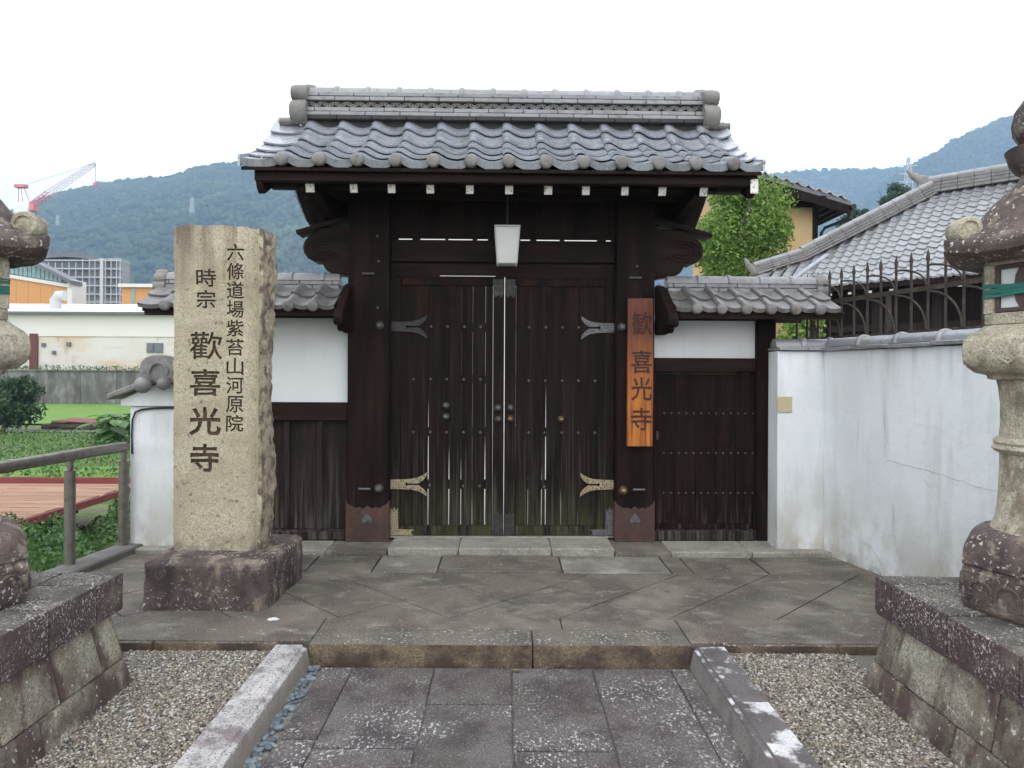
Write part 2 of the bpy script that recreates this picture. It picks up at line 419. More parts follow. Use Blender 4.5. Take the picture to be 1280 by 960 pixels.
M['blue_pebble'] = mat('blue_grey_river_pebble', (.125,.155,.172), .55, [((.20,.235,.25), .8, ('i',.4,1)), ((.055,.07,.085), .8, ('i',.4,0)), ((.25,.19,.12), .8, ('i',.965,.97))], [('n',90,.001)])
M['sign_wood'] = mat('orange_oiled_sign_board', (.43,.135,.020), .5, [((.55,.21,.032), .75, ('n',(44,44,2.0),.45,.66)), ((.15,.030,.010), .85, ('n',(36,36,1.4),.48,.66)), ((.115,.028,.015), .95, ('z',1.10,1.62), ('n',(4,4,2),.10,.45)), ((.075,.016,.010), .7, ('n',(60,60,3),.54,.68), ('z',1.0,1.6))], [('n',(60,60,3),.0015)])
M['ink'] = mat('faded_black_ink', (.045,.016,.010), .7, [((.10,.028,.012), .6, ('n',20,.45,.65))])
M['shoe'] = mat('red_brown_copper_sheet', (.085,.042,.034), .5, [((.055,.030,.026), .8, ('n',6,.42,.64)), ((.17,.125,.105), .6, ('n',40,.62,.70)), ((.035,.028,.026), .7, ('z',.33,.05), ('n',9,.4,.6))], [('n',20,.0015)], metal=.1, rnd=True)
M['iron'] = mat('dull_grey_iron', (.135,.135,.14), .5, [((.07,.065,.06), .7, ('n',30,.45,.62)), ((.24,.24,.24), .5, ('n',70,.56,.66))], [('n',90,.001)], metal=.5, rnd=True)
M['brass'] = mat('speckled_old_brass', (.36,.315,.19), .5, [((.085,.075,.06), .95, ('n',95,.52,.56)), ((.30,.30,.27), .6, ('n',14,.5,.62)), ((.34,.23,.12), .5, ('n',22,.5,.64))], [('n',90,.001)], metal=.3, rnd=True)
M['brass_knob'] = mat('tarnished_brass', (.25,.175,.10), .42, [((.09,.06,.04), .8, ('n',40,.46,.62))], metal=.6)
M['shade'] = mat('milky_lamp_shade', (.80,.81,.80), .35, [((.6,.62,.62), .4, ('n',5,.45,.65))], trans=.3)
M['dark_metal'] = mat('dark_metal', (.03,.03,.03), .45, metal=.6)
M['steel'] = mat('weathered_steel_pipe', (.20,.182,.158), .38, [((.12,.105,.09), .7, ('n',20,.45,.65))], metal=.55)
M['plate'] = mat('tan_wall_plate', (.46,.40,.25), .6)
M['rust_iron'] = mat('rusty_iron_bar', (.040,.032,.028), .8, [((.11,.07,.045), .8, ('n',24,.50,.68)), ((.018,.016,.016), .6, ('n',9,.5,.66))], [('n',80,.001)])
M['paper'] = mat('white_window_paper', (.62,.64,.62), .8)
M['frame_brown'] = mat('brown_window_frame', (.075,.052,.048), .7)
M['tape'] = mat('green_plastic_tape', (.012,.13,.095), .35, [((.03,.22,.17), .6, ('n',(4,4,60),.5,.62))], trans=.15)
M['cable'] = mat('black_cable', (.01,.012,.016), .5)
M['leaf_tree'] = mat('bright_green_leaf', (.15,.265,.045), .5, [((.28,.40,.085), .9, ('i',.45,1)), ((.055,.12,.024), .85, ('i',.35,0))], trans=.4)
M['leaf_weed'] = mat('weed_leaf', (.055,.13,.028), .5, [((.11,.21,.05), .9, ('i',.45,1)), ((.03,.075,.022), .85, ('i',.4,0))], trans=.3)
M['leaf_dark'] = mat('dark_shrub_leaf', (.028,.062,.02), .5, [((.06,.11,.03), .9, ('i',.5,1)), ((.012,.03,.012), .85, ('i',.4,0))], trans=.2)
M['leaf_taro'] = mat('broad_taro_leaf', (.075,.17,.035), .45, [((.14,.26,.06), .9, ('i',.5,1)), ((.035,.095,.022), .85, ('i',.4,0))], trans=.3)
M['bark'] = mat('grey_brown_bark', (.10,.085,.065), .9, [((.05,.04,.03), .7, ('n',(20,20,5),.45,.62))], [('n',(40,40,10),.004)])
M['rice'] = mat('rice_paddy', (.115,.225,.030), .85, [((.165,.285,.045), .7, ('n',(.6,2.4,1),.42,.65)), ((.07,.15,.022), .7, ('n',(2,7,1),.50,.64))], [('n',9,.05)])
M['grassy'] = mat('grassy_earth', (.085,.13,.030), .9, [((.14,.21,.05), .8, ('n',(.9,1.6,1),.45,.62)), ((.11,.085,.06), .8, ('n',(.25,.9,1),.5,.62)), ((.04,.07,.02), .7, ('n',4,.52,.66))], [('n',12,.03)])
M['yard'] = mat('pale_courtyard_gravel', (.56,.54,.49), .9, [((.42,.40,.36), .7, ('n',40,.45,.62))], [('n',80,.004)])
M['earth'] = mat('terrace_earth', (.15,.13,.105), .9, [((.09,.08,.06), .7, ('n',4,.45,.62))], [('n',30,.006)])
M['concrete_old'] = mat('streaked_old_concrete', (.20,.195,.18), .9, [((.11,.105,.095), .85, ('n',(1.4,1.4,.22),.45,.64)), ((.30,.29,.27), .6, ('n',2,.5,.66)), ((.07,.065,.06), .7, ('z',2.0,1.4), ('n',(2,2,.5),.35,.6))], [('n',10,.01)])
M['shed'] = mat('white_shed_wall', (.61,.575,.52), .75, [((.66,.635,.59), .7, ('n',.5,.45,.6)), ((.58,.42,.25), .85, ('n',(.16,.16,.5),.46,.58)), ((.40,.29,.18), .8, ('n',(.7,.7,.25),.56,.66)), ((.42,.42,.39), .7, ('z',2.6,1.4), ('n',.8,.4,.6))])
M['shed_roof'] = mat('pale_shed_roof', (.60,.60,.59), .6, [((.35,.13,.085), .85, ('n',(.12,.5,1),.55,.62))])
M['orange_wall'] = mat('orange_rendered_wall', (.60,.29,.10), .85)
M['scaffold'] = mat('grey_scaffold_net', (.27,.27,.285), .8, [((.33,.33,.345), .7, ('n',(.2,.2,3),.45,.6))])
M['grey_roof'] = mat('dark_sheet_roof', (.13,.135,.145), .5)
M['pale_metal'] = mat('pale_metal', (.52,.53,.54), .5)
M['glass_green'] = mat('green_tinted_glazing', (.13,.25,.25), .2, [((.22,.35,.35), .8, ('r',0,1))], spec=.6, rnd=True)
M['glass_dark'] = mat('dark_window_glass', (.12,.13,.145), .25, spec=.5)
M['crane_red'] = mat('crane_red', (.60,.20,.21), .5)  # red paled in the colour for the haze
M['crane_white'] = mat('crane_white', (.75,.75,.75), .5)
M['yellow_wall'] = mat('ochre_rendered_wall', (.64,.475,.245), .85, [((.58,.42,.21), .6, ('n',2,.42,.66))], [('n',30,.002)])
M['deck'] = mat('sun_bleached_deck_board', (.32,.18,.112), .8, [((.40,.25,.17), .7, ('n',(1.2,20,20),.42,.66)), ((.13,.06,.042), .9, ('n',(1.0,14,14),.53,.63)), ((.22,.11,.07), .7, ('r',.4,1))], [('n',(4,60,60),.002)], rnd=True)
M['deck_red'] = mat('red_painted_board', (.17,.038,.034), .7, [((.24,.075,.06), .6, ('n',(2,20,20),.45,.65))])
M['forest'] = mat('hill_forest', (.030,.052,.020), .9, [((.060,.092,.030), .9, ('i',.4,1)), ((.012,.026,.012), .85, ('i',.35,0)), ((.10,.135,.048), .7, ('n',.008,.48,.62)), ((.02,.036,.018), .6, ('n',.018,.5,.62))])
M['hill'] = mat('hill_floor', (.022,.045,.017), .95, [((.045,.075,.026), .8, ('n',.03,.42,.62))])
M['white_wall'] = mat('bright_backing_white', (.80,.80,.79), .85)
M['litter'] = mat('white_scrap', (.62,.61,.58), .7)
M['cream_band'] = mat('cream_trim', (.70,.67,.63), .8)

M['mid_slab'] = mat('worn_grey_slab', (.205,.19,.16), .8, [((.34,.325,.29), .8, ('n',4,.50,.64)), ((.12,.11,.095), .8, ('n',3,.46,.62)), ((.08,.07,.062), .6, ('n',140,.55,.64)), ((.5,.49,.45), .5, ('n',70,.58,.66))], [('n',90,.004)], rnd=True)
M['shed_red'] = mat('red_door_paint', (.13,.035,.03), .6)
M['crack'] = mat('plaster_crack', (.36,.355,.33), .9)
M['tile_wing'] = mat('dull_dark_grey_tile', (.185,.18,.18), .48, [((.11,.105,.105), .8, ('r',0,1)), ((.27,.265,.26), .5, ('n',14,.5,.70)), ((.06,.052,.046), .7, ('n',22,.52,.68)), ((.13,.095,.075), .5, ('n',5,.54,.66))], [('n',60,.002)], rnd=True, spec=.5, coat=.15)
M['door_brown'] = mat('red_brown_black_door_board', (.0125,.0068,.0056), .7, [((.026,.014,.0105), .8, ('n',(26,26,1.4),.44,.70)), ((.0055,.0037,.0033), .75, ('n',(6,6,2),.46,.62)), ((.11,.088,.075), .7, ('n',(40,40,2.4),.52,.74), ('z',.42,.12))], [('n',(80,80,2.5),.002)], rnd=True, spec=.10)
M['iron_dark'] = mat('blackened_iron', (.035,.034,.034), .55, [((.075,.072,.068), .7, ('n',30,.5,.66))], [('n',90,.001)], metal=.4)
M['pylon_grey'] = mat('pylon_grey', (.40,.41,.42), .6)
M['joint'] = mat('dark_joint_grit', (.088,.078,.064), .95, [((.13,.12,.10), .7, ('n',60,.5,.64))])
# ================================================================== THE GROUND AND THE PAVING
def sheet(name, x0, x1, y0, y1, z, m, kind='structure', n=1):
    mb = MB(); mb.add([(x0,y0,z),(x1,y0,z),(x1,y1,z),(x0,y1,z)], [(0,1,2,3)])
    me = to_mesh(mb, name, m, (0,0,0), 0, 0, fix=False)
    o = bpy.data.objects.new(name, me); COL.objects.link(o); ORG[o.name] = Vector((0,0,0))
    return props(o, kind=kind)

sheet('ground', -1490, 1490, -115, 1890, -1.10, M['grassy'])
solo('terrace', MB().box(-2.95, 22, -4, 26, -1.1, -.145), M['earth'], kind='structure')
solo('courtyard', MB().box(-2.45, 21, 5.72, 25.5, -.145, .0), M['yard'], kind='structure')
solo('upper_ground', MB().box(-260, 60, 51.4, 420, -1.1, 1.32), M['grassy'], kind='structure')
sheet('rice_field', -70, -2, 31.5, 50.9, -1.02, M['rice'])
sheet('grass_strip', -30, -6.5, 14.2, 17.5, -1.04, M['rice'])
sheet('garden_path', -40, -7, 27.6, 29.6, -1.07, M['earth'])

# ---- platform of diamond-laid stones
platform = solo('platform', MB().box(-2.72, 2.62, 3.47, 5.75, -.145, -.016), M['joint'], kind='structure', loc=(0,4.3,0))
def clip(poly, x0, x1, y0, y1):
    for ax, lim, sg in ((0,x0,1),(0,x1,-1),(1,y0,1),(1,y1,-1)):
        out = []
        for i in range(len(poly)):
            a, b = poly[i], poly[(i+1) % len(poly)]
            ia, ib = sg*(a[ax]-lim) >= 0, sg*(b[ax]-lim) >= 0
            if ia: out.append(a)
            if ia != ib:
                t = (lim-a[ax])/(b[ax]-a[ax]); out.append((a[0]+(b[0]-a[0])*t, a[1]+(b[1]-a[1])*t))
        poly = out
        if not poly: return []
    return poly
def paver(parent, name, poly, z0, z1, m, bevel=.004, jit=.0015):
    if len(poly) < 3: return
    area = abs(sum(poly[i-1][0]*poly[i][1]-poly[i][0]*poly[i-1][1] for i in range(len(poly))))/2
    if area < .004: return
    h = z1 + random.uniform(-jit, jit)
    part(parent, name, MB().prism(poly, (0,0,z0), (1,0,0), (0,1,0), (0,0,h-z0)), m, bevel)
P_ = .29
for i in range(-12, 13):
    for j in range(-10, 20):
        if (i+j) % 2 == 0: continue
        cx, cy = -.578 + i*P_, 4.074 + j*P_
        g = P_ - .0058
        paver(platform, 'paving_stone', clip([(cx-g,cy),(cx,cy-g),(cx+g,cy),(cx,cy+g)], -2.70, 2.60, 3.785, 4.645), -.03, 0, M['platform'], .002, .0007)
xs = [-2.70, -.938, .30, .908, 2.60]
for a, b in zip(xs[:-1], xs[1:]):
    y0 = 3.625 if (a > -.95 and b < .95) else 3.455
    paver(platform, 'border_stone', [(a+.002,y0),(b-.002,y0),(b-.002,3.78),(a+.002,3.78)], -.06, .0005, M['platform'], .004, .0007)
for a, b, m in ((-2.70,-1.31,'platform'), (-1.305,-.87,'platform'), (-.865,-.44,'mid_slab'), (-.435,.385,'platform'), (.39,1.10,'mid_slab'), (1.105,1.245,'platform'), (1.25,1.74,'platform'), (1.745,2.60,'platform')):
    dz = .006 if a in (-.435,) else (-.004 if a == 1.25 else 0)
    paver(platform, 'threshold_slab', [(a+.003,4.655),(b-.003,4.655),(b-.003,5.075),(a+.003,5.075)], -.03, dz, M[m], .004, .0006)
stud = to_mesh(MB().lathe([(.017,-.004),(.017,.002),(.012,.004),(.001,.0045)], 10), 'stud', M['earth'])
for i in range(10): inst(platform, 'stud', stud, (-.575 + i*.2226, 4.262 + random.uniform(-.01,.01), .0))
# granite step across the head of the path
for a, b in ((-.935,.140), (.142,.905)):
    part(platform, 'step_stone', MB().box(a+.001, b-.001, 3.405, 3.62, -.16, .003), M['edge_stone'], .012, seg=2)
for a, b in ((-2.7,-1.7), (-1.69,-1.09), (1.06,1.62), (1.63,2.6)):
    part(platform, 'edge_stone', MB().box(a, b, 3.438+random.uniform(-.004,.004), 3.50, -.16, -.008), M['edge_stone'], .012, seg=2)
# low sill of stone under the gate front
for a, b in ((-2.7,-1.9), (-1.895,-1.28), (1.20,1.78), (1.785,2.36)):
    part(platform, 'sill_stone', MB().box(a, b, 5.10, 5.72, -.02, .030), M['pale_slab'], .008)
for a, b in ((-1.275,-.84), (.80,1.195)):
    part(platform, 'post_stone', MB().box(a, b, 5.085, 5.74, -.02, .028), M['platform'], .010, seg=2)
for a, b in ((-.835,-.33), (-.325,.34), (.345,.795)):
    part(platform, 'sill_stone', MB().box(a, b, 5.11, 5.72, -.02, .046), M['pale_slab'], .007)

# ---- path of purple-grey slabs
path = solo('path', MB().box(-.93, .90, -4, 3.405, -.19, -.110), M['gravel_base'], kind='structure', loc=(0,2,-.13))
def slab(x0, x1, y0, y1):
    g = .0022
    a = random.uniform(-.0012,.0012)
    mb = MB()
    h_ = .0055
    mb.hexa([(x0+g,y0+h_,-.15),(x1-g,y0+h_,-.15),(x1-g,y1-h_,-.15),(x0+g,y1-h_,-.15),
                        (x0+g,y0+h_,-.10+a),(x1-g,y0+h_,-.10-a),(x1-g,y1-h_,-.10+a/2),(x0+g,y1-h_,-.10+a)])
    part(path, 'paving_slab', mb, M['slab'], .0045)
cols = [(-.862,-.712,[3.39,2.72,2.0,1.3,.6,-.1,-1]), (-.712,-.325,[3.39,2.66,1.95,1.25,.5,-.2,-1]), (-.325,.04,[3.39,3.017,2.30,1.6,.9,.2,-1]),
        (.04,.42,[3.39,2.645,1.94,1.2,.5,-.3,-1]), (.42,.793,[3.39,2.43,1.7,1.0,.3,-1]), (.793,.893,[3.39,2.35,1.5,.7,-1])]
for x0, x1, ys in cols:
    for a, b in zip(ys[:-1], ys[1:]): slab(x0, x1, b, a)

# ---- granite kerbs
def kerb(side, m):
    X = lambda v: v*side if side < 0 else v
    xo, xi = (1.085, .935) if side < 0 else (1.055, .905)
    s = -1 if side < 0 else 1
    bed = solo('kerb', MB().box(min(s*xo,s*xi)+.01, max(s*xo,s*xi)-.01, -3, 3.39, -.30, -.10), M['earth'], kind='structure')
    ys = [3.40, 2.83, 2.16, 1.5, .8, .1, -.7]
    for a, b in zip(ys[:-1], ys[1:]):
        prof = [(xo,-.14),(xo,.002),(xi+.024,.002),(xi+.020,-.011),(xi+.004,-.013),(xi-.0,-.022),(xi-.022,-.14)]
        mb = MB().prism([(s*p, q) for p, q in prof], (0,b+.0015,0), (1,0,0), (0,0,1), (0,a-b-.003,0))
        part(bed, 'kerb_stone', mb, m, .0025)
kerb(-1, M['kerb']); kerb(1, M['kerb_dark'])

# ---- gravel beds and the row of blue pebbles
sheet('gravel_bed', -3.0, -1.08, -1, 3.46, -.052, M['gravel_base'])
sheet('gravel_bed', 1.05, 3.0, -1, 3.46, -.052, M['gravel_base'])
def gravel(name, x0, x1, y0, y1, n, smin, smax, m, z, flat=.7):
    P = np.stack([rng.uniform(x0,x1,n), rng.uniform(y0,y1,n), z + rng.uniform(-.004,.004,n)], 1)
    s = rng.uniform(smin, smax, n)[:,None]*np.stack([rng.uniform(.8,1.35,n), rng.uniform(.7,1.1,n), rng.uniform(flat*.8,flat*1.1,n)],1)
    V, F = scatter(ICO1[0], ICO1[1], P - np.array([0,0,z]), zrot(rng.uniform(0,6.28,n)), s)
    return props(raw_obj(name, raw_mesh(name, V, F, m), (0,0,z)), kind='stuff')
gravel('gravel', -1.80, -1.088, 2.25, 3.435, 32000, .0036, .0076, M['pebble'], -.047)
gravel('gravel', 1.058, 1.66, 2.25, 3.435, 28000, .0036, .0076, M['pebble'], -.047)
gravel('gravel', -1.80, -1.088, .6, 2.25, 6000, .008, .013, M['pebble'], -.047)
gravel('gravel', 1.058, 1.66, .6, 2.25, 6000, .008, .013, M['pebble'], -.047)
n = 620
P = np.stack([rng.uniform(-.945,-.872,n), rng.uniform(1.2,3.39,n), rng.uniform(.0,.022,n)],1)
V, F = scatter(ICO2[0], ICO2[1], P, zrot(rng.uniform(0,6.28,n)), rng.uniform(.011,.020,n)[:,None]*np.array([[1.25,.85,.55]]))
props(raw_obj('blue_pebbles', raw_mesh('blue_pebbles', V, F, M['blue_pebble']), (0,0,-.118)), kind='stuff')

# ---- stone curb along the left edge of the platform
mb = MB(); mb.hexa([(-3.02,3.3,-.3),(-2.80,3.3,-.3),(-2.62,5.35,-.3),(-2.80,5.35,-.3),(-3.02,3.3,.045),(-2.80,3.3,.045),(-2.62,5.35,.045),(-2.80,5.35,.045)])
solo('edge_curb', mb, M['concrete_old'], 'low concrete curb under the handrail posts beside the weeds', 'curb', bevel=.012)

# ================================================================== HILLS
def hill(name, D, foot, pts, z_foot, nx, ny, blobs, bsize, seed, yback=1.25):
    xs_ = np.array([p[0] for p in pts], float); ys_ = np.array([p[1] for p in pts], float)
    X = (xs_-631)*D/890; Z = 1.3-(ys_-467)*D/890
    u = np.linspace(X[0], X[-1], nx)
    zr = np.interp(u, X, Z)
    k = np.hanning(9); k /= k.sum(); zr = np.convolve(np.pad(zr, 4, mode='edge'), k, 'valid')
    w = np.linspace(0, 1, ny)
    Yw = foot + (D*yback-foot)*w
    t = np.clip((Yw-foot)/(D-foot), 0, None)
    prof = np.where(t <= 1, np.clip(t,0,1)**1.12, 1 - .5*(t-1)/( (D*yback-foot)/(D-foot) - 1 + 1e-6))
    V = np.zeros((ny, nx, 3))
    for j in range(ny):
        for i in range(nx):
            a = (mnoise.noise(Vector((u[i]/72+seed, Yw[j]/112, seed))) + .5*mnoise.noise(Vector((u[i]/30, Yw[j]/48+seed, seed))))
            lim = min(1, t[j]*2.2) * (max(0., abs(1-t[j])*2.2) if t[j] > .75 else 1)
            V[j,i] = (u[i], Yw[j], z_foot + max(2, zr[i]-z_foot)*prof[j] + a*.09*max(20, zr[i])*min(1, lim))
    ii = np.arange((ny-1)*nx).reshape(ny-1, nx)[:, :-1].ravel()
    F = np.stack([ii, ii+1, ii+nx+1, ii+nx], 1)
    props(raw_obj(name, raw_mesh(name, V.reshape(-1,3), F, M['hill'])), kind='structure')
    r = np.random.default_rng(seed)
    a = r.uniform(0, nx-1.001, blobs); b = np.minimum(ny-1.001, np.sqrt(r.uniform(0.002, 1, blobs))*(ny-1)*(D-foot)/(D*yback-foot)*1.04)
    nr = blobs//7; b[:nr] = (ny-1)*(D-foot)/(D*yback-foot)*r.uniform(.972,1.012,nr)
    i0, j0 = a.astype(int), b.astype(int); fa, fb = (a-i0)[:,None], (b-j0)[:,None]
    P = (V[j0,i0]*(1-fa)+V[j0,i0+1]*fa)*(1-fb) + (V[j0+1,i0]*(1-fa)+V[j0+1,i0+1]*fa)*fb
    s = r.uniform(bsize*.55, bsize*1.25, blobs); s[:nr] *= r.uniform(.8,1.5,nr)
    P[:,2] += s*.35
    sc = s[:,None]*np.stack([r.uniform(.8,1.2,blobs), r.uniform(.8,1.2,blobs), r.uniform(.8,1.5,blobs)],1)
    tv = ICO1[0]*(1+.25*np.sin(ICO1[0][:,[0]]*7+ICO1[0][:,[1]]*5+seed))
    VV, FF = scatter(tv, ICO1[1], P, zrot(r.uniform(0,6.28,blobs)), sc)
    props(raw_obj('forest', raw_mesh('forest', VV, FF, M['forest'])), kind='stuff')

hill('hills', 1000, 420, [(-420,330),(-200,300),(-60,285),(20,275),(45,262),(80,248),(112,240),(150,233),(215,229),(250,215),(300,208),(350,203),(400,208),(460,232),(540,275),(620,320),(700,345)], 2, 150, 60, 28000, 3.9, 3)
hill('hills', 1450, 900, [(640,345),(720,300),(820,250),(900,226),(960,217),(1000,213),(1040,210),(1080,212),(1110,209),(1150,207),(1220,214),(1300,225),(1420,240)], 2, 110, 36, 9000, 4.2, 11)
hill('hills', 1150, 500, [(930,345),(1010,300),(1060,262),(1100,234),(1130,212),(1165,192),(1200,170),(1240,152),(1280,139),(1330,130),(1420,124),(1560,130),(1700,150)], 2, 120, 56, 16000, 4.2, 23)

# ================================================================== TILE SHAPES
ROLL = [(0,.62),(.05,.90),(.12,1.0),(.20,.94),(.32,.62),(.46,.24),(.60,.04),(.74,0),(.87,.10),(1.0,.30)]
def tile_mesh(w, L, h, th, lip=0.0, roll=True, name='roof_tile', m='tile', edge_up=0.0, round_lip=True):
    pr = [(t*w, z*h) for t, z in ROLL] if roll else [(t*w, h*(.34*(1-t/.55)**2 if t < .55 else .30*((t-.55)/.45)**2)) for t in (0,.12,.25,.4,.55,.7,.85,1.0)]
    if edge_up: pr = [(x, z + edge_up*max(0, x/w-.72)/.28) for x, z in pr]
    n = len(pr); mb = MB()
    vs = [(x,0,z) for x,z in pr] + [(x,L,z-.004) for x,z in pr] + [(x,0,z-th) for x,z in pr] + [(x,L,z-th-.004) for x,z in pr]
    fs = []
    for i in range(n-1):
        fs += [(i,i+1,n+i+1,n+i), (2*n+i+1,2*n+i,3*n+i,3*n+i+1), (2*n+i,2*n+i+1,i+1,i)]
    fs += [(0,n,3*n,2*n), (n-1,2*n+n-1,4*n-1,2*n-1)]
    mb.add(vs, fs)
    if lip:                                    # the hanging front of an eave tile
        q = [(x, z) for x, z in pr]
        def low(z): return z - lip*1.0
        k = len(mb.v)
        vs = [(x,-.003,z-th*.3) for x,z in q] + [(x,-.003,min(z-th, low(z))) for x,z in q]
        vs += [(x,.016,v[2]) for (x,_),v in zip(q, vs[:n])] + [(x,.016,v[2]) for (x,_),v in zip(q, vs[n:2*n])]
        fs = []
        for i in range(n-1): fs += [(n+i,n+i+1,i+1,i), (2*n+i,2*n+i+1,3*n+i+1,3*n+i), (3*n+i,3*n+i+1,n+i+1,n+i)]
        fs += [(0,2*n,3*n,n), (n-1,2*n-1,4*n-1,3*n-1)]
        mb.add(vs, fs)
    return to_mesh(mb, name, M[m], (0,0,0), 0, 50)
def disc_mesh(r, d, m='tile', name='end_disc'):
    mb = MB(); p = [(r*.90,d),(r,d*.75),(r,-.004),(r*.95,-.011),(r*.84,-.016),(r*.70,-.0185),(r*.40,-.021),(.001,-.022)]
    n = 18; vs = []; fs = []
    for q, y in p:
        for k in range(n): vs.append((q*math.cos(2*PI*k/n), y, q*math.sin(2*PI*k/n)))
    for i in range(len(p)-1):
        for k in range(n): fs.append((i*n+k, i*n+(k+1)%n, (i+1)*n+(k+1)%n, (i+1)*n+k))
    fs.append(tuple(range(n)))
    mb.add(vs, fs); return to_mesh(mb, name, M[m], (0,0,0), 0, 45)
def half_round(L, r, name, m, n=12, r2=None):  # along +x
    mb = MB(); vs = []; fs = []
    for x in (0, L):
        for k in range(n+1): vs.append((x, -r*math.cos(PI*k/n), r*math.sin(PI*k/n)*(r2 or 1)))
    for k in range(n): fs.append((k, k+1, n+2+k, n+1+k))
    fs += [tuple(range(n+1)), tuple(range(2*n+1, n, -1)), (0, n+1, 2*n+1, n)]
    mb.add(vs, fs); return to_mesh(mb, name, M[m], (0,0,0), 0, 40)
def collar_mesh(w, r, m):
    mb = MB(); n = 12; vs = []; fs = []
    pro = [(0,r*.86),(w*.14,r),(w*.5,r*1.05),(w*.86,r),(w,r*.86)]
    for x, q in pro:
        for k in range(n+1): vs.append((x, -q*math.cos(PI*k/n), q*math.sin(PI*k/n)))
    for i in range(len(pro)-1):
        for k in range(n): fs.append((i*(n+1)+k, i*(n+1)+k+1, (i+1)*(n+1)+k+1, (i+1)*(n+1)+k))
    fs += [tuple(range(n+1)), tuple(range((len(pro)-1)*(n+1)+n, (len(pro)-1)*(n+1)-1, -1))]
    mb.add(vs, fs); return to_mesh(mb, 'ridge_collar', M[m], (0,0,0), 0, 50)

# ================================================================== THE TEMPLE GATE
gate = thing('temple_gate', 'dark wooden temple gate with double doors and wide grey tiled roof', 'gate', (0,5.53,0), skew=True)
YP, YB = 5.38, 5.68            # front and back of the posts
posts = []
for x0, x1 in ((-1.185,-.872), (.845,1.135)):
    p = part(gate, 'post', MB().box(x0, x1, YP, YB, .028, 2.62), M['wood'], .008)
    posts.append(p)
    mb = MB(); a, b, y = x0-.006, x1+.006, YP-.006             # wavy-topped copper shoe
    top = [(0,.345),(.05,.315),(.13,.300),(.22,.285),(.32,.290),(.40,.278),(.46,.292),(.5,.300),(.54,.292),(.60,.278),(.68,.290),(.78,.285),(.87,.300),(.95,.315),(1,.345)]
    pts = [(a+(b-a)*t, z) for t, z in top]
    mb.prism([(a,.029)]+[(b,.029)]+pts[::-1], (0,y,0), (1,0,0), (0,0,1), (0,.005,0))
    for q in (a, b-.005): mb.box(q, q+.005, y+.0055, YB-.04, .029, .33)
    part(p, 'post_shoe', mb, M['shoe'], label='red brown copper sheet shoe with a wavy top edge')
    mb = MB()
    for t, z in top[1:-1]: mb.ball((a+(b-a)*t, y-.001, z-.014), .004, 6, 4)
    for i in range(15): mb.ball((a+.012+(b-a-.024)*i/14, y-.001, .042), .004, 6, 4)
    part(p, 'shoe_nails', mb, M['iron'], kind='stuff')
    c = (a+b)/2; hp = []
    for i in range(24):                                           # inverted heart
        t = 2*PI*i/24; hx = .042*math.sin(t)**3
        hz = -(.036*math.cos(t)-.014*math.cos(2*t)-.005*math.cos(3*t)-.002*math.cos(4*t))
        hp.append((c+hx, .205+hz))
    part(p, 'heart_plate', MB().prism(hp, (0,y-.010,0), (1,0,0), (0,0,1), (0,.0095,0)), M['iron'], .004)
# big nipple bosses and latch bars on the posts
def boss(x, z, r, m, parent):
    n = 14; mb = MB(); vs=[]; fs=[]
    pro = [(r*1.0,0),(r*1.0,-.006),(r*.86,-.014),(r*.84,-.020),(r*.74,-.034),(r*.5,-.046),(r*.2,-.052),(.001,-.053)]
    for q, yy in pro:
        for k in range(n): vs.append((x+q*math.cos(2*PI*k/n), 0+yy, z+q*math.sin(2*PI*k/n)))
    for i in range(len(pro)-1):
        for k in range(n): fs.append((i*n+k, i*n+(k+1)%n, (i+1)*n+(k+1)%n, (i+1)*n+k))
    fs.append(tuple(range(n))); mb.add(vs, fs); return mb
def shift(mb, dy):
    mb.v = [(a, b+dy, c) for a, b, c in mb.v]; return mb
part(posts[0], 'boss', shift(boss(-.944,1.655,.034,None,None), YP), M['iron'])
part(posts[0], 'boss', shift(boss(-.944,.430,.036,None,None), YP), M['iron'])
part(posts[1], 'boss', shift(boss(.885,1.655,.034,None,None), YP), M['iron'])
part(posts[1], 'boss', shift(boss(.901,.418,.036,None,None), YP), M['brass_knob'], label='tarnished brass boss')
for p, x, z in ((0,-1.05,.428),(0,-1.03,2.045),(1,1.02,.427),(1,.985,2.03)):
    part(posts[p], 'latch_bar', MB().tube([(x-.045,YP-.012,z),(x+.045,YP-.012,z)], .009, 8), M['iron'])
for x, z in ((-.955,2.14),(-.96,1.79),(-.965,2.33)):
    part(posts[0], 'nail', MB().ball((x,YP-.003,z), .010, 8, 5, 0, 1, .6), M['iron'])
part(posts[1], 'nail', MB().ball((1.0,YP-.003,2.12), .010, 8, 5, 0, 1, .6), M['iron'])

# cross beam, transom, upper panel with the slit of daylight between them
part(gate, 'cross_beam', MB().box(-.87, .843, 5.44, 5.66, 2.150, 2.318), M['beam'], .006)
part(gate, 'transom_board', MB().box(-.87, -.502, 5.478, 5.510, 2.0446, 2.149).box(-.5018, -.0752, 5.478, 5.510, 2.0535, 2.149).box(-.075, .843, 5.478, 5.510, 2.0446, 2.149), M['beam'])
part(gate, 'upper_panel', MB().box(-.87, .843, 5.442, 5.464, 2.3285, 2.80), M['wood'])
mb = MB(); e = [pX(v, 5.45) for v in (487, 498, 515, 525, 556, 560, 590, 596, 609, 650, 662, 670, 699, 705, 746, 757, 764, 772)]
for a, b in zip(e[::2], e[1::2]): mb.box(a, b, 5.443, 5.463, 2.3183, 2.3282)
part(gate, 'spacer_blocks', mb, M['wood'], kind='stuff')
part(gate, 'head_beam', MB().box(-1.40, 1.40, 5.43, 5.63, 2.62, 2.80), M['beam'], .006)

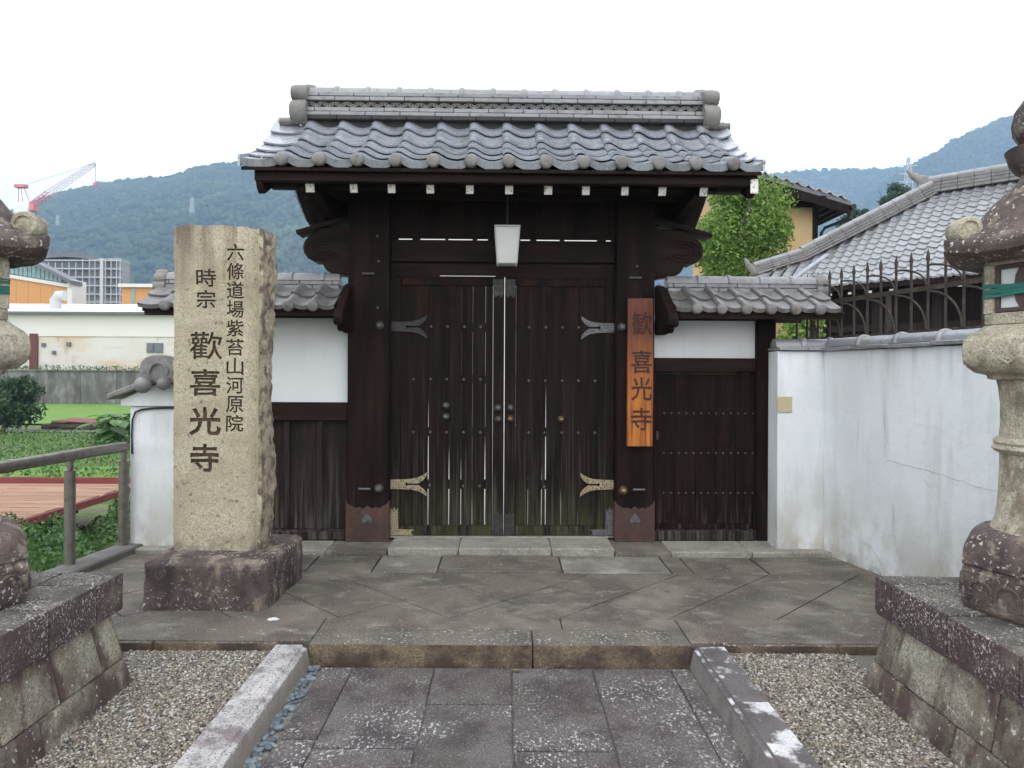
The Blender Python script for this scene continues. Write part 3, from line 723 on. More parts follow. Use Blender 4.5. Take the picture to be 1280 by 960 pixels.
# carved beam noses, leaning boards and gable boards at both sides
def nose(s):
    o = [(0,2.03),(.0,2.415),(-.26,2.40),(-.305,2.36),(-.345,2.335),(-.375,2.30),(-.388,2.255),(-.380,2.21),(-.350,2.17),(-.305,2.148),(-.262,2.150),(-.235,2.140),(-.228,2.105),(-.205,2.075),(-.165,2.058),(-.09,2.05)]
    bx = -1.150 if s < 0 else 1.135
    poly = [(bx + (x if s < 0 else -x), z) for x, z in o]
    n = part(gate, 'beam_nose', MB().prism(poly, (0,5.43,0), (1,0,0), (0,0,1), (0,.2,0)), M['beam'], .010)
    for rr in (.040,.066,.094):                                  # the carved cloud scroll
        pts = []
        for i in range(15):
            t = R(-150) + R(270)*i/14
            pts.append((bx + (-.225 if s < 0 else .225) + (math.cos(t) if s > 0 else -math.cos(t))*rr*1.45, 5.428, 2.245 + math.sin(t)*rr*.85))
        part(n, 'scroll_groove', MB().tube(pts, .006, 6), M['beam'])
    sx = -1 if s < 0 else 1
    a, b = Vector((sx*1.10, 5.50, 2.505)), Vector((sx*1.585, 5.50, 2.362))
    part(gate, 'leaning_board', MB().bar(a, b, .17, .034, (0,0,1)), M['beam'], .004)
    # side frame rising under the eave
    g = [(sx*1.13,2.46),(sx*1.475,2.43),(sx*1.515,2.56),(sx*1.545,2.80),(sx*1.13,2.84)]
    part(gate, 'gable_panel', MB().prism(g, (0,5.52,0), (1,0,0), (0,0,1), (0,.04,0)), M['wood'])
    part(gate, 'arm_beam', MB().hexa([(sx*1.33-.05,4.86,2.52),(sx*1.33+.05,4.86,2.52),(sx*1.33+.05,6.1,2.40),(sx*1.33-.05,6.1,2.40),(sx*1.33-.05,4.86,2.60),(sx*1.33+.05,4.86,2.60),(sx*1.33+.05,6.1,2.62),(sx*1.33-.05,6.1,2.62)]), M['wood'], .006)
nose(-1); nose(1)

# ---- roof timber
PROF = [(4.66,2.672),(4.85,2.738),(5.03,2.826),(5.20,2.928),(5.36,3.064),(5.48,3.192)]
def prof_poly(off, th, y0=0.0):
    up = [(y, z-off) for y, z in PROF] + [(5.53,3.26-off)] + [(11.06-y, z-off) for y, z in PROF[::-1]]
    dn = [(y, z-th) for y, z in up[::-1]]
    return up + dn
for k in range(15):                                              # sheathing boards run up the slope
    x0, x1 = -1.735 + k*.2275, -1.735 + (k+1)*.2275 - .004
    pl = prof_poly(.035, .022)
    part(gate, 'sheathing_board', MB().prism([(y, z) for y, z in pl], (x0,0,0), (0,1,0), (0,0,1), (x1-x0,0,0)), M['wood'], smooth=0)
part(gate, 'eave_fascia', MB().box(-1.665, 1.665, 4.705, 4.765, 2.560, 2.642), M['beam'], .005)
part(gate, 'eave_lath', MB().box(-1.60, 1.60, 4.766, 4.80, 2.572, 2.618), M['wood'])
part(gate, 'rear_fascia', MB().box(-1.665, 1.665, 6.30, 6.355, 2.585, 2.645), M['beam'])
part(gate, 'eave_purlin', MB().box(-1.56, 1.56, 4.95, 5.06, 2.585, 2.675), M['wood'], .006)
part(gate, 'rear_purlin', MB().box(-1.56, 1.56, 6.0, 6.11, 2.585, 2.675), M['wood'])
part(gate, 'soffit', MB().hexa([(-1.60,4.80,2.602),(1.60,4.80,2.602),(1.60,5.53,2.93),(-1.60,5.53,2.93),(-1.60,4.80,2.620),(1.60,4.80,2.620),(1.60,5.53,2.96),(-1.60,5.53,2.96)]), M['wood'])
part(gate, 'soffit', MB().hexa([(-1.60,5.535,2.93),(1.60,5.535,2.93),(1.60,6.26,2.60),(-1.60,6.26,2.60),(-1.60,5.535,2.96),(1.60,5.535,2.96),(1.60,6.26,2.622),(-1.60,6.26,2.622)]), M['wood'])
for i, x in enumerate((-1.321,-1.03,-.777,-.518,-.253,.011,.275,.529,.793,1.046,1.327)):
    r_ = part(gate, 'rafter', MB().bar((x,4.79,2.536),(x,5.50,2.826), .052, .054), M['wood'])
    d = Vector((0,.71,.29)).normalized()
    a = Vector((x,4.79,2.536)) - d*.0005
    w = .026 + random.uniform(-.002,.003)
    part(r_, 'rafter_tip', MB().bar(a, a-d*.003, w*2, .056), M['tip'])
for s in (-1, 1):                                                # barge boards
    pl = [(4.70,2.60),(4.80,2.615),(5.03,2.74),(5.20,2.845),(5.36,2.985),(5.53,3.13),(5.70,2.985),(5.86,2.845),(6.03,2.74),(6.26,2.615),(6.36,2.60),
          (6.36,2.50),(6.28,2.49),(6.03,2.62),(5.86,2.72),(5.70,2.86),(5.53,2.99),(5.36,2.86),(5.20,2.72),(5.03,2.62),(4.83,2.515),(4.78,2.49),(4.74,2.515),(4.72,2.55)]
    x0 = 1.615 if s > 0 else -1.66
    b = part(gate, 'barge_board', MB().prism(pl, (x0,0,0), (0,1,0), (0,0,1), (.045,0,0)), M['beam'], .004)
    if s > 0: part(b, 'board_tip', MB().box(1.612, 1.663, 4.694, 4.699, 2.505, 2.600), M['tip'])
    part(gate, 'purlin_end', MB().box(s*1.50-.09, s*1.50+.09, 4.78, 4.86, 2.535, 2.60), M['wood'], .006)

# ---- roof tiles, one by one
W_ = .2466
rows = []
for i in range(5):
    y0, z0 = PROF[i]; y1, z1 = PROF[i+1]
    lift = .024 if i else .012
    a = Vector((0, y0 - (.022 if i else 0), z0 + lift)); e_ = .03 if i < 4 else .05
    b = Vector((0, y1+e_, z1 + .012 + (z1-z0)/(y1-y0)*e_))
    L = (b-a).length; ang = math.atan2(b.z-a.z, b.y-a.y)
    lip = .050 if i == 0 else 0
    ms = (tile_mesh(W_, L, .050, .013, lip), tile_mesh(W_, L, .050, .013, lip, roll=False), tile_mesh(W_, L, .050, .013, lip, edge_up=.012))
    rows.append((a, ang, ms))
    for k in range(-7, 7):
        me = ms[1] if k == -7 else (ms[2] if k == 6 else ms[0])
        j = Vector((0, random.uniform(-.003,.003), random.uniform(-.0018,.0018)))
        inst(gate, 'roof_tile', me, (k*W_ - .030, a.y, a.z) + j if False else Vector((k*W_-.030, a.y, a.z)) + j,
             Matrix.Rotation(ang + random.uniform(-.006,.006), 3, 'X') @ Matrix.Rotation(random.uniform(-.005,.005), 3, 'Z'))
dm = disc_mesh(.043, .05, 'tile_wing')
for k in range(-6, 7):
    inst(gate, 'end_disc', dm, (k*W_ + .004, 4.645, 2.684 + random.uniform(-.002,.002)), Matrix.Rotation(random.uniform(-.03,.03)+.10, 3, 'X'))
# rear slope: hidden from the path, joined
mb = MB()
for i in range(5):
    y0, z0 = PROF[i]; y1, z1 = PROF[i+1]
    for k in range(-7, 7):
        pr = [(k*W_-.03 + t*W_, 0.054*z) for t, z in ROLL]
        vs = [(x, 11.06-y0+.02, z0+.026+z) for x, z in pr] + [(x, 11.06-y1, z1+.014+z) for x, z in pr]
        n = len(pr); mb.add(vs, [(q+1, q, n+q, n+q+1) for q in range(n-1)])
part(gate, 'rear_tiles', mb, M['tile'], kind='stuff')
for s, xe in ((-1,-1.757),(1,1.695)):                            # verge flanges
    mb = MB()
    for i in range(5):
        y0, z0 = PROF[i]; y1, z1 = PROF[i+1]
        for yy in (lambda y: y, lambda y: 11.06-y):
            A, B = yy(y0-.004), yy(y1+.01)
            x0, x1 = (xe, xe+.016) if s < 0 else (xe-.016, xe)
            mb.hexa([(x0,min(A,B),(z0 if A<B else z1)-.030),(x1,min(A,B),(z0 if A<B else z1)-.030),(x1,max(A,B),(z1 if A<B else z0)-.030),(x0,max(A,B),(z1 if A<B else z0)-.030),
                     (x0,min(A,B),(z0 if A<B else z1)+.046),(x1,min(A,B),(z0 if A<B else z1)+.046),(x1,max(A,B),(z1 if A<B else z0)+.046),(x0,max(A,B),(z1 if A<B else z0)+.046)])
    part(gate, 'verge_flange', mb, M['tile'], kind='stuff')

# ---- ridge
part(gate, 'ridge_core', MB().box(-1.50, 1.50, 5.42, 5.64, 3.16, 3.40), M['band'])
def ridge_course(x0, x1, yf, yb, z0, z1, step, off, parent, m='ridge'):
    x = x0 - off
    while x < x1 - .01:
        a, b = max(x0, x), min(x1, x+step)
        if b - a > .02:
            q = random.uniform(-.003,.003)
            part(parent, 'ridge_tile', MB().box(a+.0015, b-.0015, yf+q, yb-q, z0+.0015, z1-.001), M[m], .004)
        x += step
ridge_course(-1.505, 1.505, 5.366, 5.694, 3.205, 3.238, .262, .03, gate, 'band')  # lowest course: shadow under the ridge and dark mortar, put into the colour
ridge_course(-1.505, 1.505, 5.372, 5.688, 3.234, 3.265, .262, .08, gate)
ridge_course(-1.505, 1.505, 5.380, 5.680, 3.267, 3.301, .262, .20, gate)
ridge_course(-1.505, 1.505, 5.388, 5.672, 3.353, 3.386, .262, .05, gate)
ridge_course(-1.505, 1.505, 5.396, 5.664, 3.388, 3.424, .262, .17, gate)
mb = MB()
x = -1.48; k = 0
while x < 1.48:                                                    # pierced band of interlocking half rings
    pts = [(x+.0+.040*math.cos(t), 5.408, (3.310 if k % 2 == 0 else 3.345)+(.034 if k % 2 == 0 else -.034)*math.sin(t)) for t in [PI*i/8 for i in range(9)]]
    mb.tube(pts, .0065, 5)
    pts = [(x+.020*math.cos(t), 5.410, (3.310 if k % 2 == 0 else 3.345)+(.017 if k % 2 == 0 else -.017)*math.sin(t)) for t in [PI*i/6 for i in range(7)]]
    mb.tube(pts, .005, 5)
    x += .046; k += 1
part(gate, 'ring_band', mb, M['tile_wing'], kind='stuff')
cm = half_round(.236, .082, 'ridge_cap', 'ridge'); co = collar_mesh(.046, .090, 'ridge')
x = -1.49; k = 0
for k in range(13):
    inst(gate, 'ridge_cap', cm, (-1.52+k*.2355, 5.53, 3.418+random.uniform(-.002,.002)))
for k in range(12):
    inst(gate, 'ridge_collar', co, (-1.322+k*.2400, 5.53, 3.418))
for s in (-1, 1):                                                  # lobed ridge-end ornaments
    def lobe(mb, y, z, r, x0, x1, n=16):
        pro = [(x0,r*.86),(x0+.012*s,r*.98),((x0+x1)/2,r*1.05),(x1-.012*s,r*.98),(x1,r*.86)]
        vs=[]; fs=[]
        for xx, q in pro:
            for k in range(n): vs.append((xx, y+q*math.cos(2*PI*k/n), z+q*math.sin(2*PI*k/n)))
        for i in range(4):
            for k in range(n): fs.append((i*n+k,i*n+(k+1)%n,(i+1)*n+(k+1)%n,(i+1)*n+k))
        fs += [tuple(range(n)), tuple(range(5*n-1,4*n-1,-1))]; mb.add(vs, fs)
    xi, xo = s*1.495, s*1.615
    o = part(gate, 'ridge_end', MB().prism([(5.36,3.17),(5.36,3.40),(5.42,3.47),(5.53,3.50),(5.64,3.47),(5.70,3.40),(5.70,3.17),(5.53,3.12)], (s*1.50,0,0), (0,1,0), (0,0,1), (s*.045,0,0)), M['oni'], .012, seg=2)
    for y in (5.385, 5.675):
        mb = MB(); lobe(mb, y, 3.400, .058, xi, xo-.004*s); part(o, 'scroll_lobe', mb, M['oni'])
        mb = MB(); lobe(mb, y, 3.260, .084, xi, xo); part(o, 'scroll_lobe', mb, M['oni'])
    mb = MB(); lobe(mb, 5.53, 3.462, .058, s*1.465, s*1.575)
    part(o, 'top_lobe', mb, M['oni'])
    mb = MB(); mb.tube([(s*1.58,5.44,3.205),(s*1.715,5.44,3.200)], [.032,.034], 12)
    part(gate, 'verge_roll', mb, M['tile_wing'])

# ---- the two door leaves
nail_mb = MB(); nail_mb.add([(-.014,0,0),(0,0,-.014),(.014,0,0),(0,0,.014),(-.006,-.009,0),(0,-.009,-.006),(.006,-.009,0),(0,-.009,.006)],
                            [(0,1,5,4),(1,2,6,5),(2,3,7,6),(3,0,4,7),(4,5,6,7)])
nail_me = to_mesh(nail_mb, 'nail', M['iron'])
YD = 5.462
def leaf(x0, x1, hinge, bounds, nails, knobs):
    z0, z1 = .058, 2.040
    root = part(gate, 'door', MB().box(x0, x1, YD-.001, YD+.048, z1-.0122, z1+.0042), M['plank'])   # top edge strip; the leaf hangs from it
    hs, ms_ = (x0, x0+.075), (x1-.085, x1)
    if hinge > 0: hs, ms_ = (x1-.075, x1), (x0, x0+.085)
    part(root, 'stile', MB().box(hs[0], hs[1], YD-.002, YD+.050, z0, z1-.0125), M['plank'], .004)
    part(root, 'stile', MB().box(ms_[0], ms_[1], YD-.006, YD+.050, z0, z1-.0125), M['plank'], .004)
    a, b = (hs[1], ms_[0]) if hinge < 0 else (ms_[1], hs[0])
    part(root, 'bottom_rail', MB().box(a+.001, b-.001, YD-.004, YD+.045, z0, z0+.075), M['plank'], .004)
    part(root, 'top_rail', MB().box(a+.001, b-.001, YD-.003, YD+.033, z1-.07, z1-.0125), M['plank'], .004)
    bs = [a+.001] + list(bounds) + [b-.001]
    for i, (p, q) in enumerate(zip(bs[:-1], bs[1:])):
        w0 = bounds[p][0] if i else 0.0; w1 = bounds[q][0] if i < len(bs)-2 else 0.0
        t0 = bounds[p][1] if i else 1.; t1 = bounds[q][1] if i < len(bs)-2 else 1.
        dy = random.uniform(-.002,.002); yf, yb = YD+.008+dy, YD+.030
        zt, zb = z1-.071, z0+.076
        pl = [(p+w0/2, zb),(q-w1/2, zb),(q-w1/2*.9, zb+(t1-zb)*.45),(q-.0004, t1),(q-.0004, zt),(p+.0004, zt),(p+.0004, t0),(p+w0/2*.9, zb+(t0-zb)*.45)]
        part(root, 'plank', MB().prism(pl, (0,yf,0), (1,0,0), (0,0,1), (0,yb-yf,0)), M['plank'], .002)
    for zz in (1.655, 1.255, .850, .445):
        part(root, 'batten', MB().box(a+.002, b-.002, YD+.031, YD+.033 if False else YD+.052, zz-.035, zz+.035), M['plank'])
    for px_, py_ in nails:
        inst(root, 'nail', nail_me, (pX(px_,YD), YD+.006, pZ(py_,YD)))
    for px_, py_, m in knobs:
        part(root, 'knob', shift(boss(pX(px_,YD-.01), pZ(py_,YD-.01), .028, None, None), YD+.006 if not (600 < px_ < 655) else YD-.006), M[m])
    return root
wL = {pX(517,YD):(.0018,.75), pX(536,YD):(.0060,1.20), pX(562,YD):(.0068,.76), pX(577,YD):(.0050,.66), pX(591,YD):(.0032,.36), pX(607,YD):(.0076,.78)}
nl = [(539,408.7),(559.5,408.7),(580.5,408.7),(600.7,408.7)] + [(x,474.5) for x in (517.5,538.5,558.7,580,600.7)] + [(x,540.7) for x in (517.5,538.5,558.7,580,600.7)] + [(538,607),(580,608),(600.5,608)]
dL = leaf(-.868, -.0042, -1, wL, nl, [(558,507.5,'iron'),(558,521.5,'iron'),(623,510,'iron'),(623.5,524,'iron')])
wR = {pX(661,YD):(.0036,.55), pX(678,YD):(.0050,.62), pX(683,YD):(.0068,1.30), pX(702.5,YD):(.0040,.48), pX(724,YD):(.0036,.30), pX(745,YD):(.0025,.5)}
nr = [(x,408.7) for x in (661.5,682.5,703.5,723.7)] + [(x,475.5) for x in (661.5,682,703,723.7,744.7)] + [(x,540.7) for x in (661.5,682,703,723.7,744.7)] + [(681.4,608.6)]
dR = leaf(.0005, .842, 1, wR, nr, [(638.5,510,'iron'),(638.5,523.5,'brass_knob'),(702,524,'brass_knob')])
# fish-tailed strap hinges
def strap(root, x0, x1, z, m, lab):
    s = 1 if x1 > x0 else -1; L = abs(x1-x0)
    o = [(0,-.042),(.30,-.044),(.55,-.048),(.74,-.060),(.90,-.085),(1.0,-.108),(.985,-.070),(.90,-.038),(.80,-.014),(.76,-.007),(.48,-.007),(.46,-.014),(.43,-.014),(.41,0),(.43,.014),(.46,.014),(.48,.007),(.76,.007),(.80,.014),(.90,.038),(.985,.070),(1.0,.108),(.90,.085),(.74,.060),(.55,.048),(.30,.044),(0,.042)]
    part(root, 'strap_hinge', MB().prism([(x0+s*t*L, z+h*.86) for t, h in o], (0,YD-.008,0), (1,0,0), (0,0,1), (0,.0055,0)), M[m], .0015, label=lab)
    mb = MB()
    for t, h in ((.08,.026),(.08,-.026),(.22,0),(.36,.028),(.36,-.028),(.62,.026),(.62,-.026),(.82,.044),(.82,-.044),(.93,.07),(.93,-.07)):
        mb.ball((x0+s*t*L, YD-.0085, z+h*.86), .0045, 6, 4)
    part(root, 'hinge_nails', mb, M['dark_metal'], kind='stuff')
strap(dL, -.868, -.595, 1.655, 'iron_dark', 'darkened fish-tailed hinge strap')
strap(dL, -.868, -.590, .450, 'brass', 'speckled brassy fish-tailed hinge strap')
strap(dR, .842, .585, 1.655, 'iron', None)
strap(dR, .842, .585, .450, 'brass', 'speckled brassy fish-tailed hinge strap')
# corner plates
def corner(root, x0, s, m, lab=None):
    o = [(0,.064),(.175,.064),(.155,.085),(.180,.108),(.060,.112),(.056,.28),(.042,.25),(.028,.285),(.012,.25),(0,.28)]
    part(root, 'corner_plate', MB().prism([(x0+s*x, z-.004) for x, z in o], (0,YD-.010,0), (1,0,0), (0,0,1), (0,.005,0)), M[m], .001, label=lab)
corner(dL, -.866, 1, 'brass', 'pierced brassy corner plate'); corner(dR, .840, -1, 'iron')
for root, a, b in ((dL,-.085,-.012),(dR,.006,.078)):
    part(root, 'stile_shoe', MB().prism([(a,.060),(b,.060),(b,.235),(b-.018,.215),((a+b)/2,.240),(a+.018,.215),(a,.235)], (0,YD-.011,0), (1,0,0), (0,0,1), (0,.004,0)), M['iron_dark'])
for root, a, b in ((dL,-.090,-.012),(dR,.006,.080)):
    part(root, 'top_plate', MB().prism([(a,2.022),(a,1.90),(a+.018,1.88),(a+.036,1.905),(b-.020,1.88),(b,1.90),(b,2.022)], (0,YD-.011,0), (1,0,0), (0,0,1), (0,.004,0)), M['iron_dark'])
part(gate, 'threshold', MB().box(-.866, .840, 5.44, 5.60, .046, .055), M['pale_slab'])

# ---- sign board on the right post
sign = thing('sign_board', 'orange brown vertical name board with four black characters on the gate post', 'sign', (1.02,5.345,.756), skew=True)
SB = part(sign, 'board', MB().box(.921, 1.117, 5.332, 5.366, .756, 1.874), M['sign_wood'], .006)
part(sign, 'hanger', MB().tube([(1.02,5.35,1.874),(1.02,5.374,1.905)], .006, 6), M['dark_metal'])
def glyph(ch, cx, cz, w, h, y, depth, bold=.0):
    c = bpy.data.curves.new('glyph', 'FONT'); c.body = ch; c.size = 1; c.extrude = .5; c.resolution_u = 3
    o = bpy.data.objects.new('glyph', c); COL.objects.link(o)
    dg = bpy.context.evaluated_depsgraph_get()
    me = bpy.data.meshes.new_from_object(o.evaluated_get(dg))
    bpy.data.objects.remove(o); bpy.data.curves.remove(c)
    bm = bmesh.new(); bm.from_mesh(me); bpy.data.meshes.remove(me)
    bmesh.ops.remove_doubles(bm, verts=bm.verts, dist=1e-4)
    bmesh.ops.triangulate(bm, faces=bm.faces)
    bmesh.ops.subdivide_edges(bm, edges=bm.edges, cuts=1)
    bmesh.ops.triangulate(bm, faces=bm.faces)
    bm.normal_update()
    a = np.array([v.co[:] for v in bm.verts]); lo, hi = a.min(0), a.max(0)
    sd = ord(ch) % 97; new = {}
    for v in bm.verts:
        ns = []
        for f in v.link_faces:
            if abs(f.normal.z) < .3 and not any((f.normal - q).length < .05 for q in ns): ns.append(f.normal.copy())
        d = Vector((0,0,0))
        if ns:
            for q in ns: d += q
            d.z = 0
            if d.length > 1e-4:
                d.normalize(); k = max(.55, d.dot(ns[0])); d = d/k
        # the chisel leaves horizontal strokes fuller towards their ends
        u, t = (v.co.x-lo[0])/(hi[0]-lo[0])-.5, (v.co.y-lo[1])/(hi[1]-lo[1])-.5
        b_ = bold*(.75 + .55*abs(u)*2*abs(d.y) + .5*mnoise.noise(Vector((u*9+sd, t*9, 3))))
        new[v] = v.co + d*b_
    for v, p in new.items():
        u, t = (p.x-lo[0])/(hi[0]-lo[0])-.5, (p.y-lo[1])/(hi[1]-lo[1])-.5
        n1 = mnoise.noise(Vector((u*3.1+sd, t*3.1, 1))); n2 = mnoise.noise(Vector((u*3.1, t*3.1+sd, 9)))
        u2 = u + n1*.020; t2 = t + n2*.020 - .05*u*u
        v.co = Vector((cx + u2*w, y - p.z*depth, cz + t2*h))
    bm.normal_update()
    return bm
for ch, y, sz in (('歓',403,25),('喜',451,25),('光',485,25),('寺',523,25)):
    bm = glyph(ch, pX(802.5,5.33), pZ(y,5.33), sz*5.33/890, sz*1.12*5.33/890, 5.3308, .0026, .014)
    me = bpy.data.meshes.new('painted_character'); bm.to_mesh(me); bm.free(); me.materials.append(M['ink'])
    me.transform(Matrix.Translation(-ORG['sign_board']))
    o = bpy.data.objects.new('painted_character', me); COL.objects.link(o); o.parent = sign

# ---- hanging lamp under the eave
lamp = thing('hanging_lamp', 'white tapered glass lamp hanging under the gate eave', 'lamp', (.009,5.22,2.095), skew=True)
mb = MB()
def taper(mb, x, y, z0, z1, r0, r1):
    return mb.hexa([(x-r0,y-r0,z0),(x+r0,y-r0,z0),(x+r0,y+r0,z0),(x-r0,y+r0,z0),(x-r1,y-r1,z1),(x+r1,y-r1,z1),(x+r1,y+r1,z1),(x-r1,y+r1,z1)])
part(lamp, 'shade', taper(mb, .009,5.22,2.098,2.360,.069,.089), M['shade'], .006)
mb = MB()
for sx in (-1,1):
    for sy in (-1,1): mb.tube([(.009+sx*.070,5.22+sy*.070,2.096),(.009+sx*.090,5.22+sy*.090,2.362)], .0035, 5)
part(lamp, 'frame', mb, M['pale_metal'])
part(lamp, 'cap', MB().box(-.085,.103,5.126,5.314,2.361,2.372), M['pale_metal'], .003)
part(lamp, 'rod', MB().tube([(.009,5.22,2.372),(.009,5.22,2.72)], .008, 8), M['dark_metal'])

# ================================================================== WING WALLS BESIDE THE GATE
def wing_roof(root, xa, xb, first, step, nd, end_side):
    A, B, Rg = (5.075,1.772), (5.24,1.842), (5.44,1.945)
    for i, (p, q) in enumerate(((A,B),(B,Rg))):
        a = Vector((0,p[0]-(.012 if i else 0),p[1]+(.018 if i else .004))); b = Vector((0,q[0]+.02,q[1]+.010+.008))
        L = (b-a).length; ang = math.atan2(b.z-a.z,b.y-a.y)
        me = tile_mesh(step, L, .036, .012, .030 if i == 0 else 0, m='tile_wing')
        mf = tile_mesh(step, L, .036, .012, .030 if i == 0 else 0, roll=False, m='tile_wing')
        w0 = first - .022 - xa
        mf = tile_mesh(w0, L, .036, .012, .030 if i == 0 else 0, roll=False, m='tile_wing')
        for k in range(-1, nd):
            x = first + k*step - .022 if k >= 0 else xa
            inst(root, 'roof_tile', mf if (k == -1) else me, Vector((x, a.y+random.uniform(-.002,.002), a.z+random.uniform(-.001,.001))), Matrix.Rotation(ang+random.uniform(-.006,.006),3,'X'))
    dm2 = disc_mesh(.040, .035, 'tile_wing')
    for k in range(nd):
        inst(root, 'end_disc', dm2, (first+k*step+.003, 5.066, 1.772), Matrix.Rotation(.08+random.uniform(-.03,.03),3,'X'))
    mb = MB(); vs = []
    for k in range(-1, nd):
        pr = [(first+k*step-.022+t*step, .036*z) for t, z in ROLL]; n = len(pr)
        mb.add([(x,5.85,1.775+z) for x,z in pr]+[(x,5.50,1.96+z) for x,z in pr], [(q+1,q,n+q,n+q+1) for q in range(n-1)])
    part(root, 'rear_tiles', mb, M['tile_old'], kind='stuff')
    pl = [(5.10,1.752),(5.47,1.925),(5.84,1.752),(5.84,1.730),(5.47,1.90),(5.10,1.730)]
    part(root, 'roof_deck', MB().prism(pl, (xa+.02,0,0), (0,1,0), (0,0,1), (xb-xa-.04,0,0)), M['wood'], smooth=0)
    part(root, 'eave_board', MB().box(xa+.03, xb-.03, 5.105, 5.15, 1.705, 1.742), M['beam'], .004)
    part(root, 'wall_plate', MB().box(max(xa,-2.36), min(xb,2.10), 5.40, 5.56, 1.715, 1.80), M['beam'], .004)
    ridge_course(xa+.02, xb-.06, 5.405, 5.535, 1.925, 1.962, .245, .1, root)
    ridge_course(xa+.02, xb-.06, 5.415, 5.525, 1.964, 2.000, .245, .2, root)
    part(root, 'ridge_core', MB().box(xa+.03, xb-.07, 5.43, 5.51, 1.84, 1.995), M['band'])
    x = xa+.02; k = 0
    cm2 = half_round(.238, .062, 'ridge_cap', 'ridge'); co2 = collar_mesh(.036, .068, 'ridge')
    n = int((xb-xa-.08)/.24)+1
    for k in range(n):
        xx = xa+.02+k*.24
        L = min(.238, xb-.06-xx)
        if L > .2: inst(root, 'ridge_cap', cm2, (xx, 5.47, 1.998))
        elif L > .03: inst(root, 'ridge_cap', half_round(L, .062, 'ridge_cap', 'ridge'), (xx, 5.47, 1.998))
        if 0 < k and xx < xb-.1: inst(root, 'ridge_collar', co2, (xx-.018, 5.47, 1.998))
    s = end_side; xe = xb-.06 if s > 0 else xa+.02
    mb = MB()
    for y, z, r in ((5.435,2.005,.045),(5.505,2.005,.045),(5.425,1.945,.045),(5.515,1.945,.045),(5.47,2.04,.040)):
        mb.tube([(xe-s*.02,y,z),(xe+s*.005,y,z),(xe+s*.05,y,z),(xe+s*.065,y,z)], [r*.85,r,r,r*.85], 14)
    part(root, 'ridge_end', mb, M['oni'])

wingL = thing('wing_wall', 'low tiled wall bay with white plaster over dark boards, left of the gate', 'wall', (-1.75,5.5,0), skew=True)
wing_roof(wingL, -2.60, -1.195, -2.41, .173, 7, -1)
part(wingL, 'plaster_panel', MB().box(-2.27,-1.187,5.455,5.53,1.075,1.714), M['plaster'])
part(wingL, 'rail', MB().box(-2.27,-1.187,5.415,5.56,.935,1.074), M['beam'], .006)
part(wingL, 'sill', MB().box(-2.27,-1.188,5.40,5.56,.031,.108), M['wood_grey'], .012)
part(wingL, 'end_post', MB().box(-2.40,-2.272,5.39,5.55,.031,1.714), M['wood'], .006)
for a, b in ((-2.27,-2.03),(-2.028,-1.86),(-1.858,-1.655),(-1.653,-1.405),(-1.403,-1.187)):
    part(wingL, 'board', MB().box(a+.0015,b-.0015,5.462+random.uniform(-.003,.003),5.50,.109,.934), M['wood_grey'], .003)
for x in (-2.03,-1.86,-1.654,-1.404):
    part(wingL, 'batten', MB().box(x-.022,x+.022,5.434,5.458,.109,.934), M['wood_grey'], .004)
def bracket(root, x0, x1):
    o = [(5.42,1.60),(5.42,1.98),(5.30,1.94),(5.20,1.87),(5.10,1.80),(5.02,1.74),(4.985,1.70),(4.99,1.645),(5.03,1.635),(5.07,1.66),(5.10,1.65),(5.13,1.605),(5.17,1.60),(5.21,1.63),(5.26,1.615),(5.30,1.60)]
    part(root, 'bracket', MB().prism([(y+.03, z) for y, z in o], (x0,0,0), (0,1,0), (0,0,1), (x1-x0,0,0)), M['wood'], .008)
bracket(wingL, -1.215, -1.150)
part(wingL, 'cleat', MB().box(-1.245,-1.19,5.40,5.45,1.66,1.715), M['wood_grey'], .003)

wingR = thing('side_door_bay', 'low tiled bay with a narrow studded side door and white panel, right of the gate', 'wall', (1.6,5.5,0), skew=True)
wing_roof(wingR, 1.222, 2.47, 1.365, .178, 6, 1)
part(wingR, 'plaster_panel', MB().box(1.137,1.93,5.455,5.53,1.428,1.714), M['plaster'])
part(wingR, 'lintel', MB().box(1.137,1.93,5.415,5.56,1.322,1.427), M['beam'], .006)
part(wingR, 'door_post', MB().box(1.931,2.075,5.405,5.56,.031,1.714), M['wood'], .006)
part(wingR, 'jamb', MB().box(1.137,1.162,5.41,5.56,.108,1.321), M['wood'], .003)
part(wingR, 'sill', MB().box(1.137,1.930,5.40,5.58,.031,.107), M['wood_grey'], .008)
sd_ = part(wingR, 'side_door', MB().box(1.1625,1.9295,5.468,5.506,1.3075,1.3215), M['wood'])
xs = [1.163,1.32,1.48,1.63,1.79,1.929]
for a, b in zip(xs[:-1], xs[1:]):
    part(sd_, 'plank', MB().box(a+.0012,b-.0012,5.470+random.uniform(-.0015,.0015),5.492,.150,1.307), M['door_brown'], .002)
part(sd_, 'bottom_rail', MB().box(1.165,1.927,5.462,5.50,.109,.149), M['door_brown'], .003)
small = to_mesh(MB().ball((0,0,0), .0068, 7, 5, 0, 1, .7), 'nail', M['iron'])
for y in (515.5,565.5,615.5):
    for i in range(13):
        inst(sd_, 'nail', small, (pX(831.5+i*9.35,5.47), 5.466, pZ(y,5.47)))
part(wingR, 'latch', MB().tube([(1.172,5.455,.86),(1.172,5.43,.86),(1.172,5.43,.80)], .007, 6), M['iron'])
bracket(wingR, 1.150, 1.225)
part(wingR, 'cleat', MB().box(1.165,1.235,5.38,5.45,1.625,1.70), M['wood_grey'], .003)

